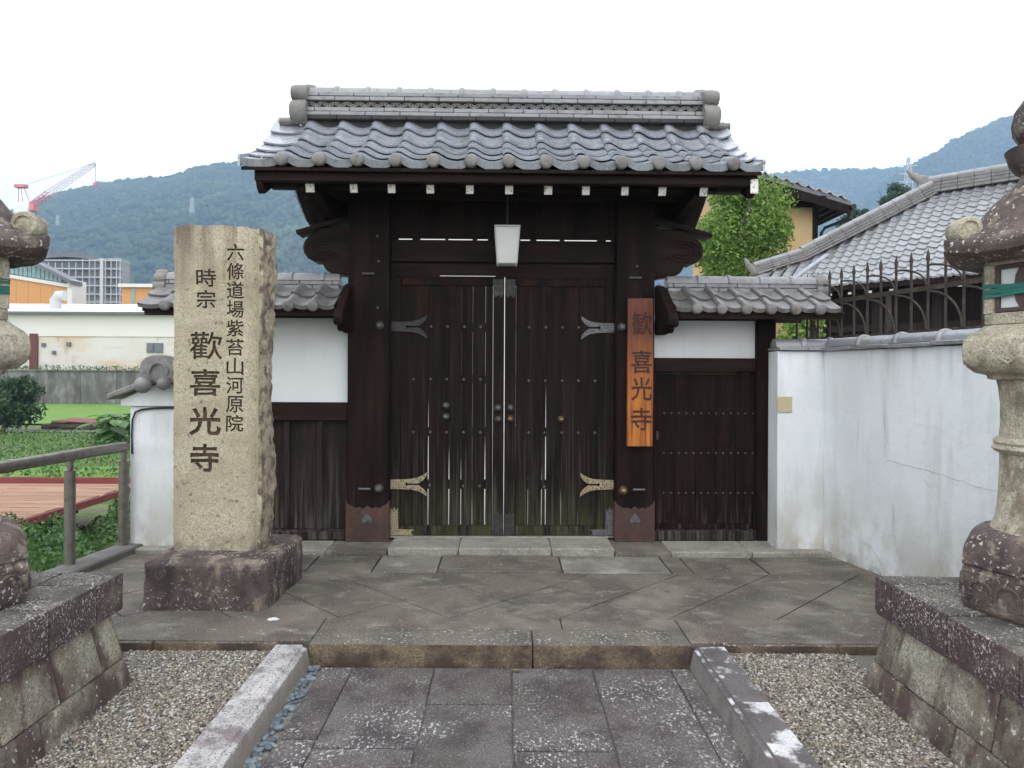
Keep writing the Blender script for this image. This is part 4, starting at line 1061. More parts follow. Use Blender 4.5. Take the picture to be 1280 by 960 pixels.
# ================================================================== STONE NAME PILLAR
stele = thing('stone_marker', 'tall tan granite name pillar carved with black characters on a dark stone base', 'stone pillar', (-1.67,4.22,0))
def grid_block(x0, x1, y0, y1, z0, z1, nx, ny, nz):
    """closed box of small faces; returns bmesh"""
    bm = bmesh.new(); idx = {}
    def V(i, j, k):
        if (i,j,k) not in idx: idx[(i,j,k)] = bm.verts.new((x0+(x1-x0)*i/nx, y0+(y1-y0)*j/ny, z0+(z1-z0)*k/nz))
        return idx[(i,j,k)]
    for i in range(nx):
        for j in range(ny):
            bm.faces.new((V(i,j,0),V(i,j+1,0),V(i+1,j+1,0),V(i+1,j,0))); bm.faces.new((V(i,j,nz),V(i+1,j,nz),V(i+1,j+1,nz),V(i,j+1,nz)))
    for i in range(nx):
        for k in range(nz):
            bm.faces.new((V(i,0,k),V(i+1,0,k),V(i+1,0,k+1),V(i,0,k+1))); bm.faces.new((V(i,ny,k),V(i,ny,k+1),V(i+1,ny,k+1),V(i+1,ny,k)))
    for j in range(ny):
        for k in range(nz):
            bm.faces.new((V(0,j,k),V(0,j,k+1),V(0,j+1,k+1),V(0,j+1,k))); bm.faces.new((V(nx,j,k),V(nx,j+1,k),V(nx,j+1,k+1),V(nx,j,k+1)))
    return bm
def nz3(v, f, s): return mnoise.noise(Vector((v.x*f+s, v.y*f+s*2, v.z*f-s)))

sx0, sx1, sy0, sy1, sz0, sz1 = -1.907, -1.405, 4.11, 4.345, .262, 2.150
bm = grid_block(sx0, sx1, sy0, sy1, sz0, sz1, 26, 12, 96)
for v in bm.verts:
    p = v.co.copy()
    h = (p.z-sz0)/(sz1-sz0)
    front = p.y < sy0+.001; right = p.x > sx1-.001; left = p.x < sx0+.001; top = p.z > sz1-.001
    ex = min(p.x-sx0, sx1-p.x)
    if front and ex > .02:
        v.co.y += .0022*nz3(p, 9, 3) + .0016*nz3(p, 30, 5)
        if p.x > -1.475: v.co.y += .012 + .012*abs(nz3(p, 11, 1)) + (p.x+1.475)*.35       # chipped right margin
    if right:
        f = (p.y-sy0)/(sy1-sy0)
        v.co.x += (.016*nz3(p, 5, 7) + .012*nz3(p, 17, 2) + .009*nz3(p, 46, 4))*min(1, f*3+.25) + .006*f*h - .010 + .012*math.sin(h*9)
        if front: v.co.y += .010 + .008*nz3(p, 10, 8)
    if left:
        v.co.x += .006*nz3(p, 8, 1) + .007*nz3(p, 28, 6) - .004
        if front: v.co.y += .006
    if p.y > sy1-.001: v.co.y += .02*nz3(p, 6, 9)
    if top:
        t = (p.x-sx0)/(sx1-sx0)
        v.co.z += .012*nz3(p, 9, 2) + .008*nz3(p, 30, 3) - (.060*max(0,(t-.78)/.22)**1.4) - .018*max(0,(.1-t)/.1) - .01*max(0,t-.3)
    if 0 < h < 1: v.co.x += .004*h*(1 if p.x > -1.65 else -1)
pil_me = bpy.data.meshes.new('pillar'); bmesh.ops.triangulate(bm, faces=bm.faces); bm.to_mesh(pil_me); bm.free()
pil_me.materials.append(M['stele']); pil_me.materials.append(M['carved'])
pil = bpy.data.objects.new('pillar', pil_me); COL.objects.link(pil)
cut_bm = bmesh.new()
def add_cut(ch, x, y, w, h, bold):
    g = glyph(ch, pX(x,4.11), pZ(y,4.11), w*4.11/890, h*4.11/890, 4.1035, .037, bold)
    t = bpy.data.meshes.new('t'); g.to_mesh(t); g.free(); cut_bm.from_mesh(t); bpy.data.meshes.remove(t)
chars = [(c, 293.6, 317+i*23.75, 21, 20.5, .012) for i, c in enumerate('六條道場紫苔山河原院')] + [('時',257,349,24,22,.012),('宗',257,376,23,22,.014)] + \
        [('歡',257.5,434,39,34,.010),('喜',256.5,480,36,32,.018),('光',256.5,528,37,33,.026),('寺',256.5,574,34,34,.024)]
for c in chars: add_cut(*c)
cut_me = bpy.data.meshes.new('cut'); cut_bm.to_mesh(cut_me); cut_bm.free()
cut_me.materials.append(M['stele']); cut_me.materials.append(M['carved'])
cut_me.polygons.foreach_set('material_index', [1]*len(cut_me.polygons))
cut = bpy.data.objects.new('cut', cut_me); COL.objects.link(cut)
md = pil.modifiers.new('carve', 'BOOLEAN'); md.operation = 'DIFFERENCE'; md.solver = 'EXACT'; md.object = cut; md.use_self = True
md.material_mode = 'INDEX'
dg = bpy.context.evaluated_depsgraph_get()
res = bpy.data.meshes.new_from_object(pil.evaluated_get(dg))
n_carved = sum(1 for p in res.polygons if p.material_index == 1)
print('carved faces', n_carved, 'of', len(res.polygons))
bpy.data.objects.remove(pil); bpy.data.objects.remove(cut)
res.transform(Matrix.Translation(-ORG['stone_marker']))
res.name = 'pillar'
res.materials.append(M['stone_rough'])
for p in res.polygons:
    if p.material_index == 0 and p.normal.x > .4 and p.center.x > .245: p.material_index = 2
pil = bpy.data.objects.new('pillar', res); COL.objects.link(pil); pil.parent = stele
finish(res, 50)
# rough base stone
bm = grid_block(-1.975, -1.295, 3.875, 4.56, 0, .268, 26, 24, 11)
for v in bm.verts:
    p = v.co.copy(); f = .016
    edge = sum((p.x < -1.97, p.x > -1.30, p.y < 3.88, p.y > 4.555, p.z > .265))
    d = Vector((1 if p.x > -1.30 else (-1 if p.x < -1.97 else 0), 1 if p.y > 4.555 else (-1 if p.y < 3.88 else 0), 1 if p.z > .265 else 0))
    a = .010*nz3(p, 6, 4) + .007*nz3(p, 20, 2) + .005*nz3(p, 50, 2)
    if p.z > .001 or d.z == 0: v.co += d*a*(1.0 if d.z == 0 else .5)
    if edge >= 2: v.co -= d*.014
    if p.x > -1.30: v.co.x += .015*((p.y-3.875)/.685)
me = bpy.data.meshes.new('base_stone'); bm.to_mesh(me); bm.free(); me.materials.append(M['stone_dark']); finish(me, 55)
me.transform(Matrix.Translation(-ORG['stone_marker']))
o = bpy.data.objects.new('base_stone', me); COL.objects.link(o); o.parent = stele

# ================================================================== LANTERN PEDESTALS AND STONE LANTERNS
def pedestal(s, lab):
    # inner face looks to the path; s = -1 left, +1 right
    cx = 2.17 if s > 0 else -2.21
    hx, y0, y1 = .58, 1.86, 3.06
    t = thing('lantern_pedestal', lab, 'pedestal', (cx, (y0+y1)/2, -.05))
    bat = .070                                     # batter from foot to top
    def P(side, u, z, inn=0.0):                    # point on a battered face; u in 0..1 along it
        k = bat*(1-(z+.06)/.34) - inn
        xa, xb, ya, yb = cx-hx+.04-k, cx+hx-.04+k, y0+.04-k, y1-.04+k
        if side == 0: return (xa+(xb-xa)*u, ya, z)
        if side == 1: return (xb, ya+(yb-ya)*u, z)
        if side == 2: return (xb-(xb-xa)*u, yb, z)
        return (xa, yb-(yb-ya)*u, z)
    part(t, 'core', MB().box(cx-hx+.09, cx+hx-.09, y0+.09, y1-.09, -.06, .30), M['earth'])
    # with shallow pale joints between the blocks
    rowsz = [(-.10, .072, [0,.19,.47,.74,1]), (.075, .279, [0,.13,.36,.62,.84,1])]
    for side in range(4):
        for z0, z1, us in rowsz:
            if side % 2: us = [1-u for u in us[::-1]] if (side == 1) else us
            for a, b in zip(us[:-1], us[1:]):
                g = .0025
                q = random.uniform(-.004,.004)
                c = [P(side,a+g,z0,q),P(side,b-g,z0,q),P(side,b-g,z0,.10),P(side,a+g,z0,.10),P(side,a+g,z1-.002,q),P(side,b-g,z1-.002,q),P(side,b-g,z1-.002,.10),P(side,a+g,z1-.002,.10)]
                part(t, 'block', MB().hexa(c), M['block'], .007, seg=2)
    # cap stones
    L0, L1, W0, W1 = cx-hx, cx+hx, y0, y1
    w = .25
    def cap(a0, a1, b0, b1):
        j = random.uniform(-.003,.003)
        part(t, 'cap_stone', MB().box(a0+.002, a1-.002, b0+.002, b1-.002, .281, .440+j), M['cap_stone'], .010, seg=2)
    ys = [y0, 2.20, 2.56, 2.93 if s > 0 else 2.86, y1]
    for a, b in zip(ys[:-1], ys[1:]):
        cap(L0, L0+w, a, b); cap(L1-w, L1, a, b)
    xs_ = [L0+w, cx, L1-w]
    for a, b in zip(xs_[:-1], xs_[1:]):
        cap(a, b, y0, y0+w); cap(a, b, y1-w, y1)
    part(t, 'infill', MB().box(L0+w+.001, L1-w-.001, y0+w+.001, y1-w-.001, .29, .430), M['pale_slab'])
    return t
pedestal(-1, 'battered granite block pedestal under the lantern with an orange deck behind it')
pedestal(1, 'battered granite block pedestal under the lantern beside the white boundary wall')

def hexring(r, ph, n=6, soft=0.0, sub=6):
    """outline of a polygon with rounded corners, returned as (x, y) points"""
    out = []
    for i in range(n):
        a, b = ph+2*PI*i/n, ph+2*PI*(i+1)/n
        p, q = Vector((math.cos(a), math.sin(a))), Vector((math.cos(b), math.sin(b)))
        for k in range(sub):
            v = p.lerp(q, k/sub); f = v.length
            out.append(v*(r*(1-soft + soft*(1/f)*1.0)))
    return out
def loft(mb, rings, c):                            # rings: list of (points, z) all of one length
    n = len(rings[0][0]); vs = []; fs = []
    for pts, z in rings:
        for i, p in enumerate(pts):
            zz = z[i] if isinstance(z, (list, tuple)) else z
            vs.append((c[0]+p[0], c[1]+p[1], zz))
    for j in range(len(rings)-1):
        for i in range(n): fs.append((j*n+i, j*n+(i+1)%n, (j+1)*n+(i+1)%n, (j+1)*n+i))
    fs += [tuple(range(n-1,-1,-1)), tuple(range((len(rings)-1)*n, len(rings)*n))]
    return mb.add(vs, fs)

def lantern(cx, cy, ph, lab):
    t = thing('stone_lantern', lab, 'stone lantern', (cx, cy, .432), 'stone lanterns flanking the path')
    c = (cx, cy); PH = PI + ph
    H = lambda r, soft=0.0: hexring(r, PH, 6, soft)
    zb = .432
    mb = MB()
    loft(mb, [(H(.312,.1),zb),(H(.330,.1),zb+.018),(H(.336,.12),zb+.04),(H(.336,.12),zb+.150),(H(.328,.12),zb+.158),(H(.328,.12),zb+.168),(H(.336,.12),zb+.176),(H(.332,.14),zb+.225),(H(.312,.2),zb+.262),(H(.278,.4),zb+.286),(H(.232,.9),zb+.300)], c)
    b = part(t, 'base', mb, M['lantern_dark'], 0, 35)
    for i in range(6):                             # carved petals on each side of the base
        a = PH + PI/3*(i+.5); d = Vector((math.cos(a), math.sin(a), 0)); tn = Vector((-d.y, d.x, 0)); up = Vector((0,0,1))
        mb = MB()
        for kk in (-1, 0, 1):
            o = Vector((cx,cy,zb+.050)) + d*.2945 + tn*kk*.098
            mb.tube([o + tn*.045*math.cos(t)*(1 if abs(math.cos(t)) < .9 else .94) + up*(.075*max(0,math.sin(t))**.6) for t in [PI*q/10 for q in range(11)]], .008, 6)
        part(b, 'petal_relief', mb, M['lantern_dark'], kind='stuff')
    mb = MB()
    mb.lathe([(.218,.728),(.212,.745),(.200,.775),(.194,.83),(.190,.90),(.188,.98),(.188,1.012),(.205,1.020),(.214,1.032),(.205,1.046),(.210,1.056),(.205,1.066),(.190,1.074),(.186,1.11),(.186,1.20),(.192,1.255),(.200,1.292)], 32, (cx,cy,0))
    part(t, 'shaft', mb, M['lantern'], 0, 35)
    mb = MB()
    loft(mb, [(H(.215,1),1.287),(H(.235,.7),1.290),(H(.240,.7),1.304),(H(.285,.5),1.312),(H(.318,.4),1.335),(H(.335,.3),1.365),(H(.338,.3),1.40),(H(.333,.3),1.43),(H(.312,.3),1.452),(H(.285,.2),1.468),(H(.262,.1),1.486)], c)
    ch = part(t, 'platform', mb, M['lantern'], 0, 30)
    for i in range(6):                             # diamond crest on each side
        a = PH + PI/3*(i+.5); d = Vector((math.cos(a), math.sin(a), 0)); tn = Vector((-d.y, d.x, 0)); up = Vector((0,0,1))
        o = Vector((cx, cy, 1.384)) + d*.3005
        mb = MB()
        for sc in (1.0, .62):
            q = [tn*.060*sc, up*.038*sc, -tn*.060*sc, -up*.038*sc]
            for k in range(4): mb.tube([o+q[k], o+q[(k+1)%4]], .0042, 5)
        mb.tube([o+tn*.022, o-tn*.022], .004, 5); mb.tube([o+up*.016, o-up*.016], .004, 5)
        part(ch, 'crest', mb, M['lantern'])
    # fire box with papered windows
    mb = MB()
    loft(mb, [(H(.262),1.487),(H(.262),1.530),(H(.2005),1.5305),(H(.2005),1.705),(H(.262),1.7055),(H(.268),1.735)], c)
    fb = part(t, 'fire_box', mb, M['lantern'], .004, 30)
    for i in range(6):
        a0 = PH + PI/3*i; d = Vector((math.cos(a0), math.sin(a0), 0))
        p = Vector((cx,cy,0)) + d*.240
        mb = MB(); mb.tube([p+Vector((0,0,1.5302)), p+Vector((0,0,1.7052))], .024, 8)
        part(fb, 'corner_pillar', mb, M['lantern'])
        a = PH + PI/3*(i+.5); d = Vector((math.cos(a), math.sin(a), 0)); tn = Vector((-d.y, d.x, 0)); up = Vector((0,0,1))
        o = Vector((cx,cy,1.618)) + d*.214
        fw, fh = .098, .0855
        mb = MB()
        mb.bar(o-tn*fw-up*(fh-.008), o+tn*fw-up*(fh-.008), .014, .016, d); mb.bar(o-tn*fw+up*(fh-.008), o+tn*fw+up*(fh-.008), .014, .016, d)
        mb.bar(o-tn*(fw-.008)-up*(fh-.016), o-tn*(fw-.008)+up*(fh-.016), .016, .0145, d); mb.bar(o+tn*(fw-.008)-up*(fh-.016), o+tn*(fw-.008)+up*(fh-.016), .016, .0145, d)
        mb.bar(o-tn*.006-up*(fh-.016), o-tn*.006+up*(fh-.016), .018, .014, d)
        cres = [(-.014,.069),(-.026,.045),(-.031,.0),(-.026,-.045),(-.014,-.069)]
        mb.prism(cres, o+d*.0025, tn, up, d*.004)
        w = part(fb, 'window', mb, M['frame_brown'])
        mb = MB(); mb.bar(o-d*.005-tn*(fw-.004), o-d*.005+tn*(fw-.004), .004, fh*1.9, up)
        part(fb, 'window_paper', mb, M['paper'])
    # green tape wound round the fire box
    pts = H(.268); mb = MB(); n = len(pts)
    for z0, w_, off in ((1.606,.018,0),(1.622,.010,.002),(1.594,.012,.001),(1.634,.004,.003)):
        vs = []; fs = []
        for i, p in enumerate(pts):
            q = Vector((p[0],p[1]))*(1+off*2); dz = .006*math.sin(i*.7+z0*90)
            vs += [(cx+q.x,cy+q.y,z0+dz-w_/2),(cx+q.x,cy+q.y,z0+dz+w_/2),(cx+q.x*.985,cy+q.y*.985,z0+dz+w_/2),(cx+q.x*.985,cy+q.y*.985,z0+dz-w_/2)]
        for i in range(n):
            a, b_ = i*4, ((i+1)%n)*4
            for k in range(4): fs.append((a+k, a+(k+1)%4, b_+(k+1)%4, b_+k))
        mb.add(vs, fs)
    part(fb, 'green_tape', mb, M['tape'])
    # roof stone with upturned corners and scrolls
    def R_(r, soft): return H(r, soft)
    def lift(amt, base, sub=6):
        out = []
        for i in range(36):
            k = (i % sub)/sub; e = abs(k-.5)*2
            out.append(base + amt*e**2.2)
        return out
    mb = MB()
    loft(mb, [(H(.245,.3),1.718),(H(.30,.3),lift(.0,1.714)),(H(.365,.12),lift(.016,1.720)),(H(.400,.08),lift(.026,1.738)),(H(.406,.05),lift(.030,1.756)),(H(.402,.05),lift(.030,1.775)),(H(.372,.15),lift(.016,1.795)),(H(.325,.3),lift(.006,1.822)),(H(.290,.5),1.858),(H(.258,.7),1.900),(H(.218,.9),1.945),(H(.172,1),1.988),(H(.138,1),2.020),(H(.128,1),2.045)], c)
    rf = part(t, 'roof_stone', mb, M['lantern_dark'], 0, 38)
    for i in range(6):
        a = PH + PI/3*i; d = Vector((math.cos(a), math.sin(a), 0)); tn = Vector((-d.y, d.x, 0)); up = Vector((0,0,1))
        o = Vector((cx,cy,1.838)) + d*.335
        mb = MB(); n = 20
        pro = [(.042,-.048),(.047,-.042),(.048,0),(.047,.042),(.042,.048),(.030,.050),(.028,.043),(.012,.045),(.001,.046)]
        pro = [(.001,-.046),(.012,-.045),(.028,-.043),(.030,-.050)] + pro
        vs = []; fs = []
        for r, x in pro:
            for k in range(n): vs.append(o + tn*x + d*(r*math.cos(2*PI*k/n)) + up*(r*math.sin(2*PI*k/n)))
        for j in range(len(pro)-1):
            for k in range(n): fs.append((j*n+k, j*n+(k+1)%n, (j+1)*n+(k+1)%n, (j+1)*n+k))
        mb.add(vs, fs)
        part(rf, 'corner_scroll', mb, M['lantern'])
    # jewel on its lotus seat
    mb = MB()
    mb.lathe([(.115,2.035),(.125,2.048),(.148,2.065),(.164,2.09),(.170,2.115),(.178,2.138),(.155,2.144),(.10,2.146)], 28, (cx,cy,0))
    part(t, 'lotus_seat', mb, M['lantern_dark'], 0, 40)
    mb = MB()
    mb.lathe([(.09,2.140),(.130,2.160),(.152,2.20),(.157,2.24),(.148,2.285),(.122,2.325),(.08,2.355),(.038,2.378),(.010,2.40),(.002,2.408)], 28, (cx,cy,0))
    part(t, 'jewel', mb, M['lantern_dark'], 0, 60)
    return t
lantern(-2.10, 2.60, R(8), 'weathered stone lantern in front of the orange deck and handrail')
lantern(2.035, 2.60, R(-8), 'weathered stone lantern in front of the white boundary wall and iron fence')

# ================================================================== SIDE WALLS
def cap_run(root, a, b, z, step, r, flat, side_n):
    """row of rounded capping tiles from a to b (2-D points)"""
    a, b = Vector(a), Vector(b); L = (b-a).length; d = (b-a)/L
    ang = math.atan2(d.y, d.x); n = max(1, round(L/step)); st = L/n
    hr = half_round(st-.003, r, 'cap_tile', 'tile_old'); co = collar_mesh(.045, r*1.16, 'tile_old')
    under = to_mesh(MB().box(0, st-.004, -flat, flat, -.030, -.006), 'eave_tile', M['tile_old'], (0,0,0), .004)
    for i in range(n):
        p = a + d*(i*st); q = Matrix.Rotation(ang, 3, 'Z')
        inst(root, 'cap_tile', hr, (p.x,p.y,z+random.uniform(-.002,.002)), q)
        inst(root, 'eave_tile', under, (p.x,p.y,z+random.uniform(-.002,.002)), q @ Matrix.Rotation(random.uniform(-.02,.02),3,'X'))
        inst(root, 'collar', co, (p.x+d.x*(st-.03),p.y+d.y*(st-.03),z), q)
bw = thing('boundary_wall', 'long white plastered boundary wall with grey tile capping and stained foot', 'wall', (2.5,4.0,-.1))
C0, C1 = Vector((2.33,5.20)), Vector((3.65,-.8))
dv = (C1-C0).normalized(); nv = Vector((dv.y,-dv.x))*-1   # outward (away from the path)
if nv.x < 0: nv = -nv
def wall_mesh(pts, th_v, z0, z1):
    q = [pts[0], pts[1], pts[1]+th_v, pts[0]+th_v]
    return MB().hexa([(p.x,p.y,z0) for p in q] + [(p.x,p.y,z1) for p in q])
part(bw, 'wall_face', wall_mesh((C0, C1), nv*.16, -.12, 1.475), M['plaster_old'], .004)
part(bw, 'wall_face', MB().box(1.995, 2.40, 5.203, 5.39, .0, 1.4745), M['plaster_old'], .004)
def wp(t, z): p = C0 + dv*t - nv*.0008; return (p.x, p.y, z)
def crack(pts, r=.0016):
    q = []
    for (t0, z0), (t1, z1) in zip(pts[:-1], pts[1:]):
        for k in range(7):
            f = k/7; q.append(wp(t0+(t1-t0)*f + random.uniform(-.006,.006), z0+(z1-z0)*f + random.uniform(-.006,.006)))
    part(bw, 'crack', MB().tube(q, [r*random.uniform(.4,1.2) for _ in q], 4), M['crack'])
crack([(.62,.76),(.95,.735),(1.25,.70),(1.62,.66),(1.9,.655)]); crack([(.60,1.05),(.61,.90),(.62,.765)], .0012); crack([(.25,.22),(.5,.16),(.66,.02),(.8,-.06)]); crack([(1.02,.25),(1.10,.12),(1.06,.0),(1.18,-.1)], .0012)
cap_run(bw, (C0+nv*.08)+Vector((0,.02)), C1+nv*.08, 1.508, .34, .062, .125, nv)
cap_run(bw, (1.995,5.29), (2.42,5.29), 1.508, .26, .062, .115, None)
solo('name_plate', MB().box(pX(971.8,5.2), pX(990,5.2), 5.194, 5.202, pZ(513.5,5.2), pZ(494,5.2)), M['plate'], 'small blank tan plate fixed to the white wall beside the side door', 'plate', bevel=.0015)

# iron fence on the wall
fence = thing('iron_fence', 'rusty black iron spike fence with curved braces rising behind the white wall', 'fence', (2.8,4.2,1.45))
F0 = C0 + nv*.17 + Vector((0,.0)); fdir = dv
ft0, ft1, fs_ = -.62, 5.2, .134
def fp(t, z, o=0.0):
    p = F0 + fdir*t + nv*o; return Vector((p.x, p.y, z))
part(fence, 'rail', MB().bar(fp(ft0,1.855), fp(ft1,1.855), .012, .030), M['rust_iron'])
part(fence, 'rail', MB().bar(fp(ft0,1.578), fp(ft1,1.578), .012, .030), M['rust_iron'])
bar_me = None
nb = int((ft1-ft0)/fs_)
mb = MB(); mb.tube([(0,0,0),(0,0,.62)], .0085, 6); mb.tube([(0,0,.62),(0,0,.645),(0,0,.70)], [.0085,.013,.002], 6)
bar_me = to_mesh(mb, 'bar', M['rust_iron'])
for i in range(nb):
    t = ft0 + .05 + i*fs_
    inst(fence, 'bar', bar_me, fp(t, 1.40, .012 if False else 0.0) + Vector((0,0,0)), Matrix.Rotation(random.uniform(-.008,.008),3,'X'))
def arc_mesh(r, h):
    mb = MB(); mb.tube([fdir.to_3d()*(r*(1-math.cos(t))) + Vector((0,0,h*math.sin(t))) - nv.to_3d()*.012 for t in [PI/2*k/9 for k in range(10)]], .0065, 6)
    return to_mesh(mb, 'brace', M['rust_iron'])
ar1, ar2 = arc_mesh(-fs_*1.9, .125), arc_mesh(-fs_*1.9, .235)
for i in range(2, nb, 2):
    t = ft0 + .05 + i*fs_
    inst(fence, 'brace', ar1, fp(t, 1.870)); inst(fence, 'brace', ar2, fp(t, 1.594))
for i in range(1, nb, 6):
    t = ft0 + .05 + (i+.5)*fs_
    part(fence, 'fence_post', MB().bar(fp(t,1.30), fp(t,1.87), .028, .028, (1,0,0)), M['rust_iron'])

# low wall end on the left with its own little tiled gable
lw = thing('side_wall_end', 'white plastered wall end with a small grey tiled gable, left of the stone pillar', 'wall', (-2.52,6.0,0))
part(lw, 'wall_face', MB().box(-2.735,-2.30,5.20,9.5,-.05,1.048), M['plaster_old'], .006)
part(lw, 'cornice', MB().prism([(-2.79,1.050),(-2.15,1.050),(-2.15,1.095),(-2.45,1.23),(-2.49,1.23),(-2.79,1.095)], (0,5.17,0), (1,0,0), (0,0,1), (0,4.3,0)), M['plaster_old'], .004)
for s in (-1, 1):
    for i in range(14):
        y = 5.10 + i*.31
        pr = []
        mb = MB()
        a, b = Vector((-2.47+s*.385,1.125)), Vector((-2.47+s*.02,1.265))
        mb.hexa([(a.x,y,a.y-.030),(b.x,y,b.y-.030),(b.x,y+.305,b.y-.030),(a.x,y+.305,a.y-.030),(a.x,y,a.y+.012),(b.x,y,b.y+.018),(b.x,y+.305,b.y+.012),(a.x,y+.305,a.y+.004)])
        part(lw, 'roof_tile', mb, M['tile_wing'], .008)
for i in range(14):
    mb = MB(); mb.tube([(-2.47,5.10+i*.31,1.292),(-2.47,5.10+i*.31+.302,1.292)], .062, 12); part(lw, 'cap_tile', mb, M['tile_old'])
o_ = [(-.140,-.06)] + [(-.150*math.copysign(abs(math.cos(q))**.75, math.cos(q)), .03+.140*math.sin(q)**.75) for q in [PI*i/18 for i in range(19)]] + [(.140,-.06)]
e_ = part(lw, 'gable_ornament', MB().prism([(-2.47+x*.92,1.272+z*.88) for x, z in o_], (0,5.075,0), (1,0,0), (0,0,1), (0,.05,0)), M['tile_wing'], .016, seg=2)
mb = MB(); mb.tube([(-2.47+.066*math.cos(t),5.070,1.285+.078*math.sin(t)) for t in [PI*k/12 for k in range(13)]], .013, 6); part(e_, 'inner_rim', mb, M['tile_wing'])
part(lw, 'roll_end', MB().ball((-2.555,5.03,1.205), .058, 16, 10), M['tile_wing'])
part(lw, 'roll_end', MB().ball((-2.42,5.05,1.215), .046, 16, 10), M['tile_wing'])
cb = MB(); cb.tube([(-2.71,5.185,.70),(-2.715,5.185,.83),(-2.71,5.185,.95),(-2.69,5.185,1.005),(-2.64,5.185,1.025),(-2.55,5.185,1.035),(-2.36,5.185,1.040),(-2.28,5.19,1.043)], .007, 8)
solo('wall_cable', cb, M['cable'], 'black cable bent over the corner of the small white wall end', 'cable')

# handrail
hr = thing('handrail', 'weathered steel handrail pipe on two round posts by the weeds', 'railing', (-2.85,4.6,.04))
rail = [(-2.95,1.2,.757),(-2.87,3.3,.757),(-2.80,4.65,.757),(-2.755,5.10,.757),(-2.745,5.16,.757)]
part(hr, 'rail', MB().tube(rail, [.036,.036,.036,.036,.034], 16), M['steel'])
part(hr, 'joint_ring', MB().tube([(-2.832,4.05,.757),(-2.829,4.09,.757)], .0385, 16), M['steel'])
part(hr, 'joint_ring', MB().tube([(-2.808,4.50,.757),(-2.805,4.53,.757)], .0385, 16), M['steel'])
for x, y in ((-2.83,4.64),(-2.757,5.16),(-2.93,2.6)):
    p = part(hr, 'post', MB().tube([(x,y,.03),(x,y,.655)], .034, 16), M['steel'])
    part(p, 'neck', MB().tube([(x,y,.655),(x,y,.66),(x,y,.735)], [.040,.020,.018], 12), M['steel'])

# scraps on the platform
def scrap(x, y, z, lab, name, cat, m, sx_=.03, sy_=.012):
    mb = MB(); vs = []; n = 9
    for k in range(n):
        t = 2*PI*k/n; r = random.uniform(.7,1.2); vs.append((x+sx_*r*math.cos(t), y+sy_*r*math.sin(t)*1.4, z+random.uniform(.001,.006)))
    mb.add(vs+[(x,y,z+.012)], [(k,(k+1)%n,n) for k in range(n)]+[tuple(range(n-1,-1,-1))])
    solo(name, mb, M[m], lab, cat)
q = px(344, 776, 3.75); scrap(q.x, 3.745, .0, 'scrap of white paper on the platform in front of the pillar base', 'paper_scrap', 'litter', 'litter', .032, .016)
q = px(668, 842, 3.34)
mb = MB(); mb.add([(.03,3.335,-.094),(.06,3.328,-.086),(.095,3.336,-.092),(.06,3.345,-.090)], [(0,1,2,3)]); mb.add([(.03,3.335,-.097),(.06,3.328,-.089),(.095,3.336,-.095),(.06,3.345,-.093)], [(3,2,1,0)])
solo('dry_leaf', mb, mat('dry_leaf', (.30,.22,.10), .7), 'dry curled leaf lying on the path at the foot of the step', 'leaf')

# ================================================================== PLANTS
def leaves(name, P, size, m, parent=None, loc=None, kind=None, sq=1.0):
    n = len(P); s = rng.uniform(size*.65, size*1.3, n)
    S = np.stack([s, s, s], 1)
    Rm = rand_rot(n)
    V, F = scatter(LEAF[0]*np.array([[sq,1,1]]), LEAF[1], P, Rm, S)
    o = np.array(loc if loc is not None else (0,0,0), float)
    me = raw_mesh(name, V-o, F, m)
    ob = raw_obj(name, me, tuple(o) if parent is None else (0,0,0), parent)
    return props(ob, kind=kind)
def crown_points(c, rad, n, lumps, seed, fill=.5, sq=.34):
    r = np.random.default_rng(seed)
    L = r.normal(size=(lumps,3)); L /= np.linalg.norm(L,axis=1)[:,None]
    L = L*r.uniform(.45,.86,(lumps,1))
    w = r.integers(0, lumps, n)
    d = r.normal(size=(n,3)); d /= np.linalg.norm(d,axis=1)[:,None]
    P = L[w] + d*(r.uniform(0,1,(n,1))**.45)*sq*r.uniform(.7,1.25,(lumps,1))[w]
    return P*np.array(rad) + np.array(c)
def tree(name, lab, cat, base, c, rad, n, size, m, lumps, seed, trunk_r, group=None):
    t = thing(name, lab, cat, base, group)
    o = leaves('crown', crown_points(c, rad, n, lumps, seed), size, m, t, base)
    mb = MB(); b = Vector(base); cc = Vector(c)
    mid = b.lerp(cc, .55) + Vector((.04*rad[0],0,0))
    mb.tube([b, b.lerp(mid,.5)+Vector((.05*rad[0],0,0)), mid, cc], [trunk_r, trunk_r*.8, trunk_r*.6, trunk_r*.3], 8)
    r = np.random.default_rng(seed+5)
    for i in range(8):
        a = r.uniform(0,6.28); e = cc + Vector((math.cos(a)*rad[0]*.7, math.sin(a)*rad[1]*.7, r.uniform(-.4,.6)*rad[2]))
        s0 = mid.lerp(cc, r.uniform(0,.8)); mb.tube([s0, s0.lerp(e,.5)+Vector((0,0,.06*rad[2])), e], [trunk_r*.4, trunk_r*.25, trunk_r*.1], 6)
    part(t, 'trunk', mb, M['bark'])
    return t
tree('maple_tree', 'bright green leafy tree rising between the gate roof and the ochre house', 'tree', (4.86,15.0,0), (4.86,15.0,4.30), (1.10,.85,1.35), 22000, .085, M['leaf_tree'], 46, 4, .10)
tree('garden_shrub', 'yellowish green shrub showing under the side bay roof beside the fence', 'shrub', (3.05,7.2,0), (3.0,7.2,1.40), (.52,.40,.75), 3400, .06, M['leaf_tree'], 14, 9, .03)
tree('field_bush', 'large dark green bush standing by the rice field', 'bush', (-19.4,27.5,-1.1), (-19.4,27.5,.15), (1.55,1.4,1.05), 7000, .16, M['leaf_dark'], 30, 12, .10)
